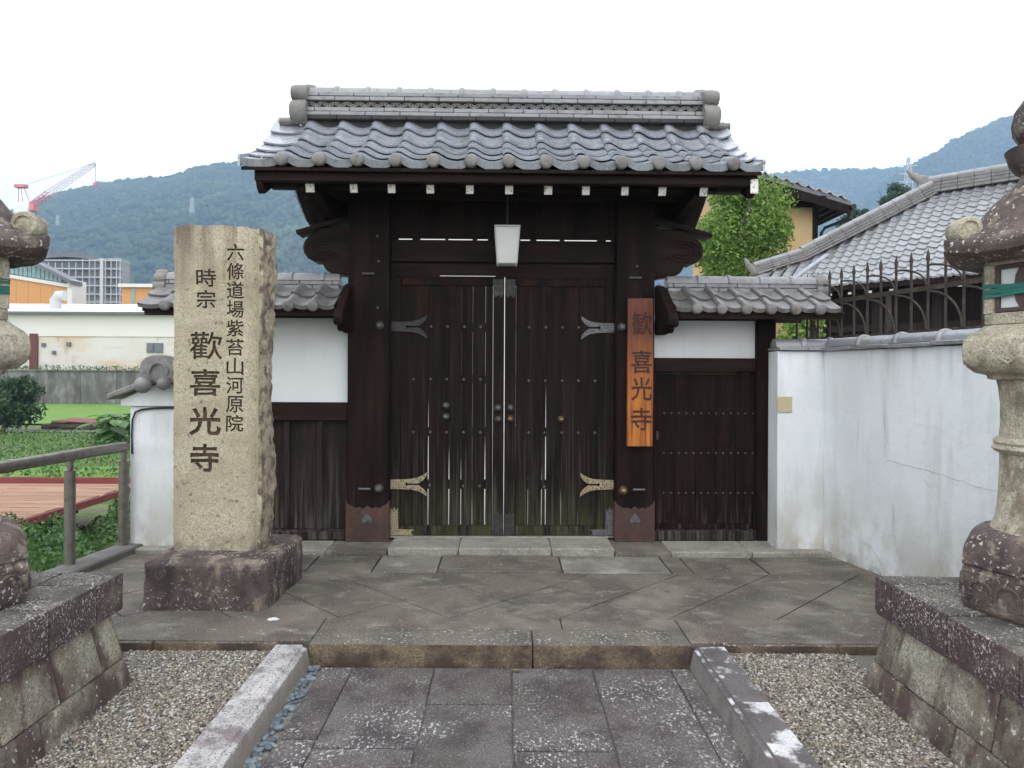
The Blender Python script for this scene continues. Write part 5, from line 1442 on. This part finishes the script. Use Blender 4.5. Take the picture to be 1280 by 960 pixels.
tree('hall_tree', 'yellow green tree showing just behind the far end of the hall roof', 'tree', (13.6,18.5,0), (13.6,18.5,5.6), (1.3,1.1,.95), 2600, .12, M['leaf_tree'], 16, 14, .12)
for i, (x, y, d, w, h, lab) in enumerate(((1117,246,70,2.0,1.6,'dark bushy tree on the slope nearest the hall roof and pylon'),(1076,272,70,1.5,1.5,'smaller dark tree on the slope between the ochre house and the hall roof'),(1060,283,66,1.3,1.4,'lowest dark tree on the slope close to the eave of the ochre house'))):
    p = px(x, y, d)
    tree('slope_tree', lab, 'tree', (p.x, d, -1.1), (p.x, d, p.z), (w, w*.8, h), 1800, .30, M['leaf_dark'], 18, 30+i, .2, 'trees beyond the hall')
# weeds on the bank under the handrail
n = 26000
X_ = rng.uniform(-7.2,-2.98,n); Y_ = rng.uniform(3.6,10.5,n)
top = -.38 - .05*(Y_-5) + .20*np.sin(X_*3.1+Y_*2.3) + .12*np.sin(X_*7+Y_*5.2)
top = np.where(X_ < -5.7, np.minimum(top, -.78), top) + np.where(X_ > -3.25, .12, 0)
Z_ = -1.1 + (top+1.1)*rng.uniform(0,1,n)**.35
leaves('weeds', np.stack([X_,Y_,Z_],1), .062, M['leaf_weed'], None, (-5,7,-1.1), 'stuff')
n = 16000
X_ = rng.uniform(-24,-7,n); Y_ = rng.uniform(13,26.5,n)
leaves('ground_cover', np.stack([X_,Y_,-1.1+.30*rng.uniform(0,1,n)],1), .105, M['leaf_taro'], None, (-15,20,-1.1), 'stuff')
# broad-leaved garden plants
TL = (np.array([(0,0,0),(.30,.18,.05),(.34,.55,.0),(0,1.0,-.12),(-.34,.55,.0),(-.30,.18,.05)]), np.array([[0,1,2,3],[0,3,4,5]]))
for i in range(13):
    x = -13.6 + (i % 7)*.78 + random.uniform(-.2,.2) + (.4 if i > 6 else 0); y = 24.6 - (i//7)*1.6 + random.uniform(-.3,.3)
    labs = 'broad-leaved green garden plant growing in a row before the rice field'
    t = thing('taro_plant', labs, 'plant', (x,y,-1.1), 'broad-leaved plants in the garden row')
    k = 22; a = rng.uniform(0,6.28,k); el = rng.uniform(.2,1.25,k); h = rng.uniform(.25,1.0,k)
    P = np.stack([x+np.cos(a)*.36*rng.uniform(.2,1,k), y+np.sin(a)*.36*rng.uniform(.2,1,k), -1.1+h],1)
    Rz = zrot(a-PI/2); ce, se = np.cos(el-.9), np.sin(el-.9); z = np.zeros(k)
    Rx = np.stack([np.stack([z+1,z,z],-1),np.stack([z,ce,-se],-1),np.stack([z,se,ce],-1)],1)
    V, F = scatter(TL[0], TL[1], P, np.einsum('nij,njk->nik',Rz,Rx), rng.uniform(.38,.62,k))
    raw_obj('leaves', raw_mesh('leaves', V-np.array((x,y,-1.1)), F, M['leaf_taro']), (0,0,0), t)
    mb = MB()
    for p in P: mb.tube([(x,y,-1.1), (x*.4+p[0]*.6,y*.4+p[1]*.6,-1.1+(p[2]+1.1)*.7), tuple(p)], .012, 5)
    part(t, 'stems', mb, M['leaf_weed'])

# ================================================================== DECK BELOW THE RAIL
deck = thing('timber_deck', 'sun-bleached orange timber deck with a red edge board below the handrail', 'deck', (-8.5,10,-1.1))
y = 8.5; k = 0
while y < 11.35:
    xr = -5.86 + random.uniform(-.03,.03)
    for a, b in ((-14,-9.9),(-9.895,-7.6),(-7.595,xr)) if k % 2 else ((-14,-8.8),(-8.795,xr)):
        part(deck, 'deck_board', MB().box(a, b, y, y+.145, -.525+random.uniform(-.003,.003), -.495), M['deck'], .004)
    y += .152; k += 1
part(deck, 'edge_board', MB().box(-14,-5.86,11.42,11.47,-.56,-.40), M['deck_red'], .004)
part(deck, 'side_board', MB().box(-5.855,-5.82,8.5,11.40,-.60,-.505), M['deck_red'], .004)
for yy in (8.75, 9.8, 11.0): part(deck, 'joist', MB().box(-14,-5.9,yy,yy+.07,-.66,-.53), M['wood'])
for xx in (-6.0,-8.2,-10.4):
    for yy in (8.78, 11.05): part(deck, 'leg', MB().box(xx,xx+.09,yy-.08,yy-.005,-1.1,-.53), M['wood'])

# ================================================================== LEFT BACKGROUND
cw = thing('retaining_wall', 'streaked grey concrete retaining wall beyond the bright rice field', 'wall', (-24,51.2,-1.1))
for i in range(16):
    part(cw, 'wall_panel', MB().box(-46+i*2.6,-46+(i+1)*2.6-.02,51.0,51.38,-1.1,1.30), M['concrete_old'], .02)
part(cw, 'coping', MB().box(-46,-4.4,50.92,51.44,1.302,1.40), M['concrete_old'], .02)
n = 2200
leaves('grass_tufts', np.stack([rng.uniform(-46,-6,n), rng.uniform(51.6,54,n), 1.32+rng.uniform(0,.55,n)**1.5],1), .34, M['leaf_weed'], None, (-26,52.5,1.32), 'stuff', .35)

shed = thing('warehouse', 'long low white shed with rust stains and a pale metal roof', 'shed', (-28,58,1.32))
part(shed, 'wall', MB().box(-48,-8,55.0,55.2,1.32,5.70), M['shed'])
part(shed, 'wall', MB().box(-48,-8,66.8,67.0,1.32,5.70), M['shed']); part(shed, 'wall', MB().box(-8.2,-8,55.2,66.8,1.32,5.70), M['shed'])
part(shed, 'upper_band', MB().box(-48,-8.05,54.93,54.995,4.0,5.70), M['cream_band'])
for i in range(12):
    x0 = -48.3+i*3.4
    part(shed, 'roof_sheet', MB().hexa([(x0,54.5,5.80),(x0+3.38,54.5,5.80),(x0+3.38,61,7.0),(x0,61,7.0),(x0,54.5,5.88),(x0+3.38,54.5,5.88),(x0+3.38,61,7.08),(x0,61,7.08)]), M['shed_roof'])
part(shed, 'roof_back', MB().hexa([(-48.3,61.02,7.0),(-7.5,61.02,7.0),(-7.5,67.5,5.8),(-48.3,67.5,5.8),(-48.3,61.02,7.08),(-7.5,61.02,7.08),(-7.5,67.5,5.88),(-48.3,67.5,5.88)]), M['shed_roof'])
part(shed, 'gutter', MB().box(-48.3,-7.6,54.40,54.49,5.68,5.86), M['grey_roof'])
for x, y, w, h in ((54,434,4.4,4.4),(85.5,433,5,5),(67,443.5,4.2,4.2)):
    p = px(x,y,54.9); part(shed, 'vent', MB().box(p.x-w*.031,p.x+w*.031,54.86,54.995,p.z-h*.031,p.z+h*.031), M['grey_roof'])
for x0, x1 in ((183,191.6),(192.6,203)):
    a, b = px(x0,443,54.9), px(x1,431,54.9)
    w = part(shed, 'window', MB().box(a.x,b.x,54.90,54.995,a.z,b.z), M['grey_roof'])
    part(w, 'pane', MB().box(a.x+.06,b.x-.06,54.885,54.899,a.z+.06,b.z-.06), M['glass_dark'])
p = px(45,440,54.9); part(shed, 'red_door', MB().box(p.x-.5,p.x+.12,54.86,54.995,1.32,4.2), M['shed_red'])
st = MB(); p = px(69,391,57); st.tube([(p.x,57,5.9),(p.x,57,7.0),(p.x+.25,57,7.35),(p.x+.75,57,7.35)], .42, 10); part(shed, 'chimney', st, M['pale_metal'])

ob = thing('orange_building', 'orange building with a curved roof over a band of green glazing', 'building', (-58,92,1.32))
def cyr(x): return float(np.interp(x, [-60,-20,11,45,89,95], [309,314,320,330,352,356]))     # curved roof line
D_ = 90
xsq = [-60,-30,-10,5,20,35,50,65,78,88]
for a, b in zip(xsq[:-1], xsq[1:]):
    A, B = px(a, 363 - (88-a)*.16, D_), px(b, 363 - (88-b)*.16, D_)
    part(ob, 'wall_panel', MB().prism([(A.x,1.32),(B.x-.03,1.32),(B.x-.03,B.z),(A.x,A.z)], (0,D_,0), (1,0,0), (0,0,1), (0,2.2,0)), M['orange_wall'])
    part(ob, 'sill_band', MB().prism([(A.x,A.z+.02),(B.x,B.z+.02),(B.x,B.z+.45),(A.x,A.z+.45)], (0,D_-.2,0), (1,0,0), (0,0,1), (0,.6,0)), M['cream_band'])
mb = MB(); top = [px(x, cyr(x), D_) for x in range(-60, 93, 8)]
pl = [(p.x,p.z) for p in top] + [(p.x,p.z-.45) for p in top[::-1]]
part(ob, 'curved_roof', MB().prism(pl, (0,D_-.8,0), (1,0,0), (0,0,1), (0,2.6,0)), M['grey_roof'])
x = -58
while x < 72:
    for r0, r1 in ((.05,.34),(.36,.64),(.66,.95)):
        q = []
        for xx in (x+.5, x+5.0):
            zb_, zt = px(xx, 363-(88-xx)*.16, D_).z+.5, px(xx, cyr(xx), D_).z-.45
            q.append((px(xx,0,D_).x, zb_+(zt-zb_)*r0, zb_+(zt-zb_)*r1))
        part(ob, 'pane', MB().prism([(q[0][0],q[0][1]),(q[1][0],q[1][1]),(q[1][0],q[1][2]),(q[0][0],q[0][2])], (0,D_-.05,0), (1,0,0), (0,0,1), (0,.1,0)), M['glass_green'])
    x += 5.4
zt = [(px(v,0,D_).x, px(v,363-(88-v)*.16,D_).z+.46, px(v,cyr(v),D_).z-.45) for v in (-60,-20,20,50,88)]
part(ob, 'window_wall', MB().prism([(a,b) for a,b,c in zt]+[(a,c) for a,b,c in zt[::-1]], (0,D_+.08,0), (1,0,0), (0,0,1), (0,1.8,0)), M['grey_roof'])
a = px(84,0,D_).x; part(ob, 'end_pier', MB().box(a,a+.6,D_-.1,D_+3,1.32,px(0,352,D_).z), M['cream_band'])
a = px(152,362,88); b = px(192,385,88)
o2 = thing('orange_annex', 'small orange block with a green glazed strip behind the shed roof', 'building', ((a.x+b.x)/2,90,1.32))
part(o2, 'wall', MB().box(a.x,b.x,88,94,1.32,a.z), M['orange_wall']); part(o2, 'roof_slab', MB().box(a.x-.3,b.x+.3,87.6,94.4,a.z+.02,a.z+.45), M['cream_band'])
c = px(164,0,88).x; part(o2, 'window', MB().box(c,c+.45,87.95,88.1,1.6,a.z-.05), M['glass_green'])
c = px(170,0,88).x; part(o2, 'window', MB().box(c+1.0,b.x-.3,87.95,87.999,a.z-2.3,a.z-1.4), M['cream_band'])

sb = thing('scaffolded_building', 'grey apartment block wrapped in scaffolding below the hill', 'building', (-66,126,1.32))
A, B = px(40,318,122), px(150,326,122)
part(sb, 'wall', MB().box(A.x,px(116,0,122).x,122.6,126,1.32,px(0,327,122).z), M['scaffold'])
part(sb, 'tower', MB().box(px(117,0,122).x,B.x,122.4,125,1.32,px(0,325,122).z), M['scaffold'])
rf = [px(x, y, 122) for x, y in ((36,330),(50,321),(80,318.5),(100,320),(117,324),(117,328),(100,325),(80,323.5),(50,326))]
part(sb, 'roof', MB().prism([(p.x,p.z) for p in rf], (0,122,0), (1,0,0), (0,0,1), (0,3.5,0)), M['grey_roof'])
for y in (329,339.5,350,360.5,371,381):
    part(sb, 'scaffold_deck', MB().box(A.x,px(149.5,0,121.5).x,121.2,122.2,px(0,y,121.5).z,px(0,y,121.5).z+.16), M['pale_metal'])
for x in (60,68.5,77,85.5,94,102.5,111,118,126.5,131,138,145,149.5):
    part(sb, 'scaffold_pole', MB().tube([px(x,386,121.1),px(x,326 if x > 100 else 331,121.1)], .07 if x != 126.5 else .32, 5), M['pale_metal'])
for y in (333,344,355,365.5):
    for x in (63,72,81,90,99,107): 
        p = px(x,y,122.55); w = part(sb, 'window', MB().box(p.x-.45,p.x+.45,122.5,122.59,p.z-.5,p.z+.5), M['glass_dark'])
    for x in (122,135,143):
        p = px(x,y,122.35); part(sb, 'window', MB().box(p.x-.4,p.x+.4,122.3,122.39,p.z-.5,p.z+.5), M['glass_dark'])

def lattice(mb, a, b, w0, w1, n, r, up=(0,1,0)):
    a, b = Vector(a), Vector(b); d = (b-a).normalized(); s = d.cross(Vector(up)).normalized(); u = s.cross(d)
    P = []
    for i in range(n+1):
        c = a.lerp(b, i/n); w = w0+(w1-w0)*i/n
        P.append([c+s*w/2+u*w/2, c-s*w/2+u*w/2, c-s*w/2-u*w/2, c+s*w/2-u*w/2])
    for k in range(4): mb.tube([P[0][k], P[n][k]], r, 4)
    for i in range(n):
        for k in range(4): mb.tube([P[i][k], P[i+1][(k+1)%4]], r*.7, 3)
    return mb
DC = 165
cr = thing('tower_crane', 'red and white tower crane with a raised lattice jib over the far buildings', 'crane', (px(30,0,DC).x, DC, 1.32))
cab = px(30,264,DC)
part(cr, 'mast', lattice(MB(), (cab.x,DC,1.32), (cab.x,DC,cab.z-1.5), 2.0, 2.0, 14, .14), M['crane_white'])
part(cr, 'cab', MB().box(cab.x-2.0,cab.x+1.6,DC-1.3,DC+1.3,cab.z-1.5,cab.z+1.2), M['crane_white'], .3)
part(cr, 'counter_frame', MB().box(cab.x+1.0,cab.x+2.6,DC-1.0,DC+1.0,cab.z-.6,cab.z+1.0), M['crane_red'], .1)
t0, t1, t2 = px(38,260,DC), px(78,235,DC), px(118,206.5,DC)
part(cr, 'jib_foot', lattice(MB(), t0, t0.lerp(t2,.28), 1.0, 1.2, 5, .10), M['crane_red'])
part(cr, 'jib', lattice(MB(), t0.lerp(t2,.28), t0.lerp(t2,.94), 1.2, .8, 11, .075), mat('crane_pale_red', (.70,.50,.50), .5))
part(cr, 'jib_tip', lattice(MB(), t0.lerp(t2,.94), t2, .8, .3, 2, .10), M['crane_white'])
af = px(22,236,DC)
mb = MB(); mb.tube([px(22,262,DC), af], .10, 5); mb.tube([px(38,261,DC), px(28,236,DC)], .10, 5); mb.tube([px(28,262,DC), px(25,238,DC)], .08, 5)
part(cr, 'a_frame', mb, M['crane_red']); part(cr, 'frame_head', MB().box(af.x-.7,af.x+1.9,DC-.7,DC+.7,af.z-.4,af.z+.4), M['crane_red'], .1)
part(cr, 'stay_cable', MB().tube([px(28,236,DC), px(50,228,DC), px(118,206.5,DC)], .04, 4), M['dark_metal'])
part(cr, 'hoist_cable', MB().tube([px(118,207,DC), px(118,232,DC)], .05, 4), M['dark_metal'])
part(cr, 'hook', MB().box(t2.x-.3,t2.x+.3,DC-.3,DC+.3,px(0,235,DC).z,px(0,231,DC).z), M['crane_red'])

def pylon(x, ytop, d, h, lab, m, w=6.0, r=.28):
    p = px(x, ytop, d)
    t = thing('power_pylon', lab, 'pylon', (p.x, d, p.z-h), 'pylons on the hills')
    part(t, 'tower', lattice(MB(), (p.x,d,p.z-h), (p.x,d,p.z), w, .9, 10, r), m)
    for i, f in enumerate((.12,.24,.36)):
        z = p.z-h*f; part(t, 'cross_arm', MB().bar((p.x-w*.75,d,z),(p.x+w*.75,d,z), .4, .5), m)
pylon(1134, 194, 420, 40, 'lattice power pylon standing behind the hall roof', M['pale_metal'], 7, .26)
pylon(239, 249, 640, 13.6, 'small white pylon on the wooded hill above the stone pillar', M['pylon_grey'], 3.4, .45)
pylon(71, 272, 540, 7.6, 'small pale pylon on the wooded hill near the tower crane', M['pylon_grey'], 1.8, .22)

# ================================================================== OCHRE HOUSE
hs = thing('ochre_house', 'ochre rendered house with a dark tiled gable roof behind the green tree', 'house', (5.2,18,0))
DY = 16.2
xr = pX(1020,DY)
rk = lambda X: pZ(249,15.7) + (pX(1063,15.7)-X)*.300
part(hs, 'wall', MB().prism([(4.85,0),(xr,0),(xr,rk(xr)-.12),(4.85,rk(4.85)-.12)], (0,DY,0), (1,0,0), (0,0,1), (0,2.2,0)), M['yellow_wall'])
part(hs, 'tie_beam', MB().box(4.85, xr+.02, DY-.06, DY-.003, pZ(257.5,DY), pZ(250,DY)), M['wood'])
part(hs, 'corner_board', MB().box(xr-.10, xr+.012, DY-.03, DY-.004, 0, pZ(258,DY)), M['wood'])
xe = pX(1063,15.7)
part(hs, 'roof', MB().prism([(4.0,rk(4.0)),(xe,rk(xe)),(xe,rk(xe)-.10),(4.0,rk(4.0)-.10)], (0,15.7,0), (1,0,0), (0,0,1), (0,3.2,0)), M['grey_roof'])
part(hs, 'barge_board', MB().prism([(4.0,rk(4.0)-.10),(xe-.05,rk(xe)-.10),(xe-.05,rk(xe)-.28),(4.0,rk(4.0)-.34)], (0,15.68,0), (1,0,0), (0,0,1), (0,.06,0)), M['wood'])
part(hs, 'purlin_end', MB().box(pX(1022,15.75),pX(1030,15.75),15.665,16.2,pZ(250,15.7),pZ(243,15.7)), M['wood'])
for i in range(5):
    x = xe - .10 - i*.17
    part(hs, 'soffit_rafter', MB().box(x-.03,x+.03,15.76,18.7,rk(x)-.20,rk(x)-.105), M['wood'])
part(hs, 'eave_fascia', MB().box(xe-.045,xe-.005,15.76,18.8,rk(xe)-.21,rk(xe)-.105), M['wood'])
part(hs, 'gutter', MB().tube([(xe+.05,15.68,rk(xe)-.12),(xe+.05,18.8,rk(xe)-.12)], .06, 10), M['dark_metal'])
part(hs, 'downpipe', MB().tube([(xe+.03,15.80,rk(xe)-.16),(xe+.0,15.85,rk(xe)-.36),(xr+.12,16.05,rk(xe)-.52),(xr+.07,16.12,rk(xe)-.62),(xr+.07,16.12,0)], .036, 8), M['dark_metal'])
vt = tile_mesh(.19, .26, .05, .02, .04, m='tile_old', name='verge_tile')
for i in range(14):
    x = xe - .02 - i*.24
    sl = math.atan(.30)
    mb = MB()
    inst(hs, 'verge_tile', vt, (x-.24, 15.67, rk(x-.24)+.03), Matrix.Rotation(sl, 3, 'Y'))

# ================================================================== MAIN HALL
hall = thing('temple_hall', 'temple hall with a large grey tiled hip roof behind the iron fence', 'building', (7.6,13,0))
C_ = Vector((4.72,13.45,2.86)); e_v = Vector((.70711,-.70711,0)); s_h = Vector((.70711,.70711,0))
al = R(37.5); S_ = s_h*math.cos(al) + Vector((0,0,math.sin(al))); Nn = e_v.cross(S_).normalized()
run = 2.42; slen = run/math.cos(al); ELEN = 7.0
rot = rot_to(e_v, S_, Nn)
w_, ex = .172, .190
tm = tile_mesh(w_, ex+.05, .034, .014, 0, m='tile_old'); te = tile_mesh(w_, ex+.05, .034, .014, .035, m='tile_old')
def up_curl(d): return .30*max(0, 1-d/1.3)**2           # the eave corner sweeps up
cand = []
for r_ in range(16):
    for k in range(int(ELEN/w_)):
        d = -.06 + k*w_
        if r_*ex*math.cos(al) > d + .16 or r_*ex > slen-.1: continue
        pos = C_ + e_v*d + S_*(r_*ex) + Nn*(.034) + Vector((0,0,up_curl(d)*(1-r_/16.)))
        cand.append((pos.y, r_, pos, d))
cand.sort(key=lambda c: (c[0] < 10.3, c[0]))             # those in view first
keep = cand[:295]; rest = cand[295:]
tilt = Matrix.Rotation(.075, 3, 'X')
for _, r_, pos, d in keep:
    inst(hall, 'roof_tile', te if r_ == 0 else tm, pos + Nn*random.uniform(-.002,.002), rot @ Matrix.Rotation(-.075+random.uniform(-.01,.01), 3, 'X'))
mb = MB()
for _, r_, pos, d in rest:
    pr = [(t*w_, .034*z) for t, z in ROLL]; n = len(pr)
    q = rot @ Matrix.Rotation(-.075, 3, 'X')
    vs = [pos + q @ Vector((x,0,z)) for x, z in pr] + [pos + q @ Vector((x,ex+.05,z)) for x, z in pr] + [pos + q @ Vector((x,0,z-.014)) for x, z in pr]
    mb.add(vs, [(i,i+1,n+i+1,n+i) for i in range(n-1)] + [(2*n+i,2*n+i+1,i+1,i) for i in range(n-1)])
part(hall, 'more_tiles', mb, M['tile_old'], kind='stuff')
dk = disc_mesh(.036, .03, 'tile_old')
for k in range(int(ELEN/w_)):
    d = .1+k*w_; pos = C_ + e_v*(d+.02) + Vector((0,0,.03+up_curl(d))) - s_h*.015
    if pos.y > 9.6: inst(hall, 'end_disc', dk, pos, Matrix.Rotation(R(-45),3,'Z'))
# curled roof boarding right under the tiles
mb = MB()
for _k in range(int(ELEN/.25)):
    d0_, d1_ = -.02+_k*.25, -.02+(_k+1)*.25
    for _r in range(12):
        h0, h1 = _r*.2, min(run, (_r+1)*.2)
        if h0 > d1_: continue
        Q = [C_ + e_v*d + s_h*min(h, max(0,d)+.06) + Vector((0,0,min(h,max(0,d)+.06)*math.tan(al) + up_curl(d)*(1-h/2.5) + .012)) for d, h in ((d0_,h0),(d1_,h0),(d1_,h1),(d0_,h1))]
        mb.add(Q, [(0,1,2,3)])
part(hall, 'roof_boarding', mb, M['tile_old'], smooth=0, kind='stuff')
# solid roof body under the tiles
def hp(d, h): return C_ + e_v*d + s_h*h + Vector((0,0,h*math.tan(al)))
apL, apR = hp(run, run), hp(ELEN, run)
B0 = C_ + s_h*(2*run); B1 = C_ + e_v*ELEN + s_h*(2*run)
mb = MB(); mb.add([C_, C_+e_v*ELEN, B1, B0, apL, apR], [(0,1,5,4),(0,4,3),(3,4,5,2),(1,2,5),(0,3,2,1)])
part(hall, 'roof_body', mb, M['wood'], smooth=0)
# eave timber, rafters with white ends
mb = MB()
a, b = C_ + s_h*.03 + Vector((0,0,-.045)), C_ + s_h*.03 + e_v*ELEN + Vector((0,0,-.045))
part(hall, 'eave_fascia', MB().bar(a, b, .05, .075), M['wood'])
for k in range(20):
    d = .35 + k*.33
    p = C_ + e_v*d + s_h*.10 + Vector((0,0,-.125))
    r_ = part(hall, 'rafter', MB().bar(p, p+s_h*1.0+Vector((0,0,.45)), .06, .065), M['wood'])
    part(r_, 'rafter_tip', MB().bar(p-s_h*.004, p-s_h*.001, .058, .063), M['tip'])
# body
q0, q1 = C_ + e_v*.85 + s_h*.85, C_ + e_v*ELEN + s_h*.85
def wallbox(d0, d1, h0, h1, z0, z1):
    P = [C_+e_v*d0+s_h*h0, C_+e_v*d1+s_h*h0, C_+e_v*d1+s_h*h1, C_+e_v*d0+s_h*h1]
    return MB().hexa([(p.x,p.y,z0) for p in P]+[(p.x,p.y,z1) for p in P])
part(hall, 'wall', wallbox(.9, ELEN-.1, .95, 2*run-.9, 0, 2.84), M['wood'])
for k in range(7): part(hall, 'column', wallbox(.85+k*.95, 1.0+k*.95, .82, .945, 0, 2.80), M['wood_grey'])
part(hall, 'lintel', wallbox(.8, ELEN-.1, .87, .94, 2.10, 2.22), M['wood_grey'])
# hip ridge: stacked courses that climb to the apex, with capping tiles
def ridge_line(root, a, b, wid, hgt, step, nm='ridge_tile', capr=.055):
    a, b = Vector(a), Vector(b); L = (b-a).length; d = (b-a)/L
    u = Vector((0,0,1)); u = (u - d*u.dot(d)).normalized()
    n = max(1, int(L/step))
    for lay in range(4):
        for i in range(n):
            p, q = a + d*(i*L/n+.003), a + d*((i+1)*L/n-.003)
            o = u*(lay*hgt/4+hgt/8)
            part(root, nm, MB().bar(p+o, q+o, wid*(1-.09*lay), hgt/4-.008, u), M['tile_wing'], .003)
    for i in range(n):
        p, q = a + d*(i*L/n+.002), a + d*((i+1)*L/n-.002)
        part(root, 'ridge_cap', MB().tube([p+u*(hgt+capr*.3), q+u*(hgt+capr*.3)], [capr*1.08, capr], 10), M['tile_old'])
mb = MB()
for _i in range(10):
    _p, _q = C_ + (apL-C_)*(_i/10), C_ + (apL-C_)*((_i+1)/10)
    _h = lambda f: .02 + .30*max(0, 1-f/.28)
    mb.hexa([_p+Vector((0,-.08,-.12)), _q+Vector((0,-.08,-.12)), _q+Vector((0,.08,-.12)), _p+Vector((0,.08,-.12)), _p+Vector((0,-.08,_h(_i/10))), _q+Vector((0,-.08,_h((_i+1)/10))), _q+Vector((0,.08,_h((_i+1)/10))), _p+Vector((0,.08,_h(_i/10)))])
part(hall, 'ridge_bed', mb, M['band'], smooth=0)
hipA = C_ + Vector((0,0,.33)) + Vector((.02,0,0)); hipM = C_ + (apL-C_)*.28 + Vector((0,0,.10)); hipB = apL + Vector((0,0,.03))
ridge_line(hall, hipA, hipM, .20, .17, .26); ridge_line(hall, hipM, hipB, .20, .20, .26)
part(hall, 'ridge_end', MB().tube([hipA+Vector((.03,0,.05)), hipA+Vector((-.05,0,.09)), hipA+Vector((-.16,0,.20)), hipA+Vector((-.22,0,.32))], [.09,.08,.05,.02], 10), M['oni'], label='curled end ornament')
ridge_line(hall, apL+Vector((-.12,.12,.03)), apR+Vector((0,0,.03)), .24, .26, .26, capr=.06)
o1 = apL + Vector((-.16,.16,.10))
part(hall, 'ridge_end', MB().tube([o1+Vector((0,0,.02)), o1+Vector((0,0,.22)), o1+Vector((-.10,.10,.30)), o1+Vector((-.20,.20,.46))], [.13,.12,.07,.02], 10), M['oni'], label='upturned end ornament')
# small descending ridge on the tiled slope
d0 = C_ + e_v*.62 + Nn*.06 + Vector((0,0,.06)); d1 = C_ + e_v*1.02 + S_*1.02 + Nn*.06
part(hall, 'descending_ridge', MB().tube([d0, d0.lerp(d1,.5), d1], .055, 10), M['tile'])
# far gable ridges near the top
g0 = hp(4.1, run) + Vector((0,0,.1)); g1 = hp(4.7, 1.35) + Nn*.08
ridge_line(hall, g0, g1, .22, .18, .24)

# boards and logs left lying at the edge of the garden
sp = thing('board_pile', 'heap of dark logs under a rust red sheet by the rice field', 'heap', (-17.2,29.6,-1.1))
for i in range(7):
    x0 = -18.9 + i*.42; y = 29.2 + random.uniform(-.2,.3)
    part(sp, 'log', MB().tube([(x0,y,-.98+.09*(i%2)),(x0+1.5,y+random.uniform(-.2,.2),-.96+.1*((i+1)%2))], [.13,.11], 7), M['bark'])
part(sp, 'sheet', MB().hexa([(-18.4,28.9,-.74),(-15.4,28.9,-.86),(-15.3,30.2,-.84),(-18.3,30.2,-.70),(-18.4,28.9,-.71),(-15.4,28.9,-.83),(-15.3,30.2,-.81),(-18.3,30.2,-.67)]), M['deck_red'])

# white block added at the back of the court to brighten the slits of the gate
cwl = thing('bright_backing', 'white block added across the court to show bright through the gaps in the gate doors', 'building', (0,17,0))
part(cwl, 'wall', MB().box(-2.9, 2.7, 15.4, 19.4, 0, 4.75), M['white_wall'])
part(cwl, 'roof', MB().prism([(15.0,4.75),(17.4,5.05),(19.8,4.75),(19.8,4.65),(15.0,4.65)], (-3.1,0,0), (0,1,0), (0,0,1), (6.0,0,0)), M['tile_old'])

# ================================================================== HAZE
hm = bpy.data.materials.new('haze_air'); hm.use_nodes = True
nt = hm.node_tree; nt.nodes.clear()
ho = nt.nodes.new('ShaderNodeOutputMaterial'); hv = nt.nodes.new('ShaderNodeVolumePrincipled')
hv.inputs['Color'].default_value = (.47, .70, 1.0, 1)
hv.inputs['Density'].default_value = HAZE_DENSITY
hv.inputs['Anisotropy'].default_value = 0.0
nt.links.new(hv.outputs[0], ho.inputs['Volume'])
solo('haze', MB().box(-1500, 1500, -120, 1900, -2.2, 470), hm, kind='stuff', smooth=0)
